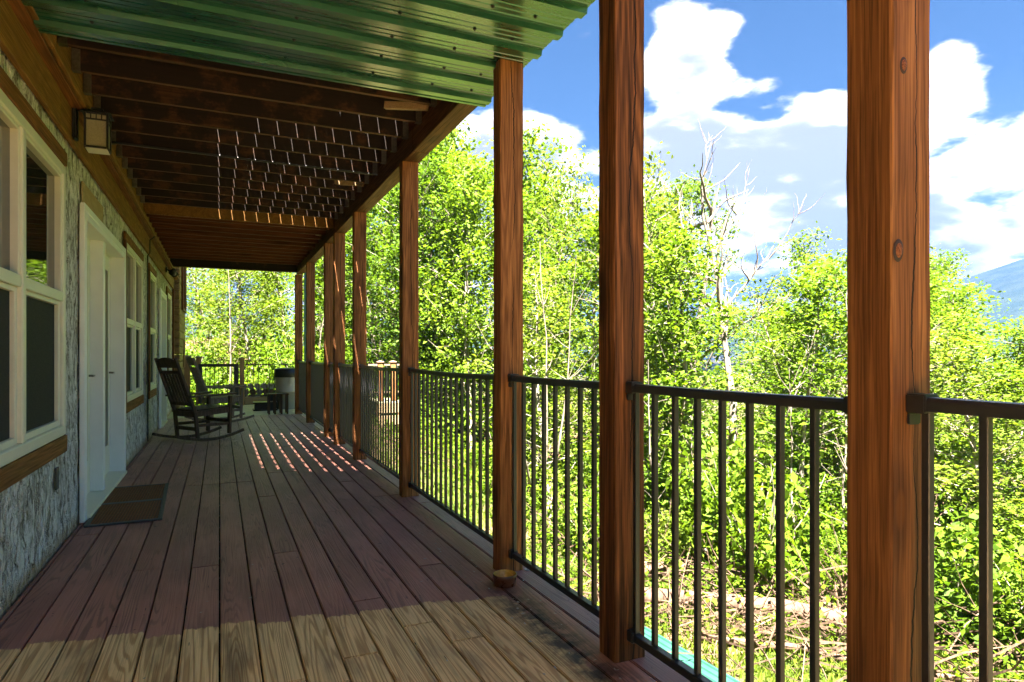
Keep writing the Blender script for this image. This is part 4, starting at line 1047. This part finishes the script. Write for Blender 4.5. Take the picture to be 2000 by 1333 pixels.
for k in range(900):
    t = rb.uniform(0, 1); cx_, cy_ = 6.0 + t * 5.0, 9.6 - t * 4.8; x_ = cx_ + rb.normal() * .9; y_ = cy_ + rb.normal() * 1.0
    z_ = float(ground_z(x_, y_)); L = rb.uniform(.4, 1.7); a_ = rb.uniform(0, 6.28); el = rb.normal() * .28 + .1
    p = np.array([x_, y_, z_ + abs(rb.normal()) * .16 + .02]); pts = branch_path(p, (math.cos(a_) * math.cos(el), math.sin(a_) * math.cos(el), math.sin(el)), L, 3, rb, -.1, .3)
    bp2.tube([tuple(q) for q in pts], [.011 * rb.uniform(.5, 1.6)] * 3 + [.004], 3, False)
for k in range(160):
    az = rb.uniform(22, 62); r_ = edge_dist(az) + rb.uniform(-2.2, -.3); x_, y_ = at(az, r_)
    pts = branch_path((x_, y_, float(ground_z(x_, y_))), (rb.normal() * .7, rb.normal() * .7, 1), rb.uniform(.8, 2.6), 4, rb, 0, .3)
    bp2.tube([tuple(q) for q in pts], [.012, .010, .008, .006, .003], 3, False)
tag(bp2.build('brush_pile', M['stick']), 'tangle of dry pinkish brush and branches over the slope', 'brush', kind='stuff')

# grass and weeds
rg = np.random.default_rng(21); N = 60000
az = np.radians(rg.uniform(2, 72, N)); r_ = 6 + 13 * rg.uniform(0, 1, N) ** .8
X_ = np.sin(az) * r_; Y_ = np.cos(az) * r_; keep = (X_ > 2.2) & ~((np.abs(X_ - 5.4) < .5) & (Y_ < 8.7)); X_, Y_ = X_[keep], Y_[keep]
Z_ = ground_z(X_, Y_); N = len(X_); h_ = rg.uniform(.05, .20, N); a_ = rg.uniform(0, 6.28, N); wd = rg.uniform(.010, .022, N); lx_, ly_ = rg.normal(scale=.06, size=(2, N))
v = np.empty((N, 3, 3)); v[:, 0] = np.stack([X_ - np.cos(a_) * wd, Y_ - np.sin(a_) * wd, Z_], -1); v[:, 1] = np.stack([X_ + np.cos(a_) * wd, Y_ + np.sin(a_) * wd, Z_], -1); v[:, 2] = np.stack([X_ + lx_, Y_ + ly_, Z_ + h_], -1)
tag(link('grass', npmesh('grass', v.reshape(-1, 3), np.arange(N * 3).reshape(N, 3), M['leaf3'])), 'rough yellow green grass on the slope below the deck', 'grass', kind='stuff')
N = 42000; az = np.radians(rg.uniform(-5, 75, N)); e_ = np.interp(np.degrees(az), [-30, 0, 10, 16, 24, 35, 50, 62, 90], [22, 22.5, 22, 19, 16, 14.2, 13.6, 12.8, 12]); r_ = e_ + rg.normal(scale=1.6, size=N) - .3
X_ = np.sin(az) * r_; Y_ = np.cos(az) * r_; k_ = ~((X_ < 3) & (Y_ < 18)); X_, Y_ = X_[k_], Y_[k_]
cl_ = .25 + .35 * np.sin(X_ * 2.1) * np.cos(Y_ * 1.7) + .2 * np.sin(X_ * 5 + Y_ * 4)
P_ = np.stack([X_, Y_, ground_z(X_, Y_) + np.abs(rg.normal(size=len(X_))) * np.clip(cl_, .08, .6)], -1)
v, f_ = leaves(P_, .11, rg); tag(link('undergrowth', npmesh('undergrowth', v, f_, M['leaf'])), 'low leafy undergrowth at the foot of the trees', 'undergrowth', kind='stuff')
print('TREES', ntree)

# labels that single out each plant
bylab = {}
for t, p_, o in RELAB: bylab.setdefault(t, []).append((p_, o))
NW = ['leftmost', 'second from left', 'third from left', 'fourth from left', 'fifth from left', 'sixth from left', 'seventh from left']
NW = [k.replace(' from left', '') + ' from left' if k != 'leftmost' else k for k in NW]
for t, L in bylab.items():
    L.sort(key=lambda q: q[0])
    for i, (p_, o) in enumerate(L):
        o['label'] = t if len(L) == 1 else (('left one: ' if i == 0 else 'right one: ') if len(L) == 2 else (NW[i] if i < len(L) - 1 else 'rightmost') + ': ') + t
        if len(o['label'].replace(':', ' ').split()) > 15: o['label'] = o['label'].replace(' and the ', ' and ').replace('left of the post ', 'left of post ')
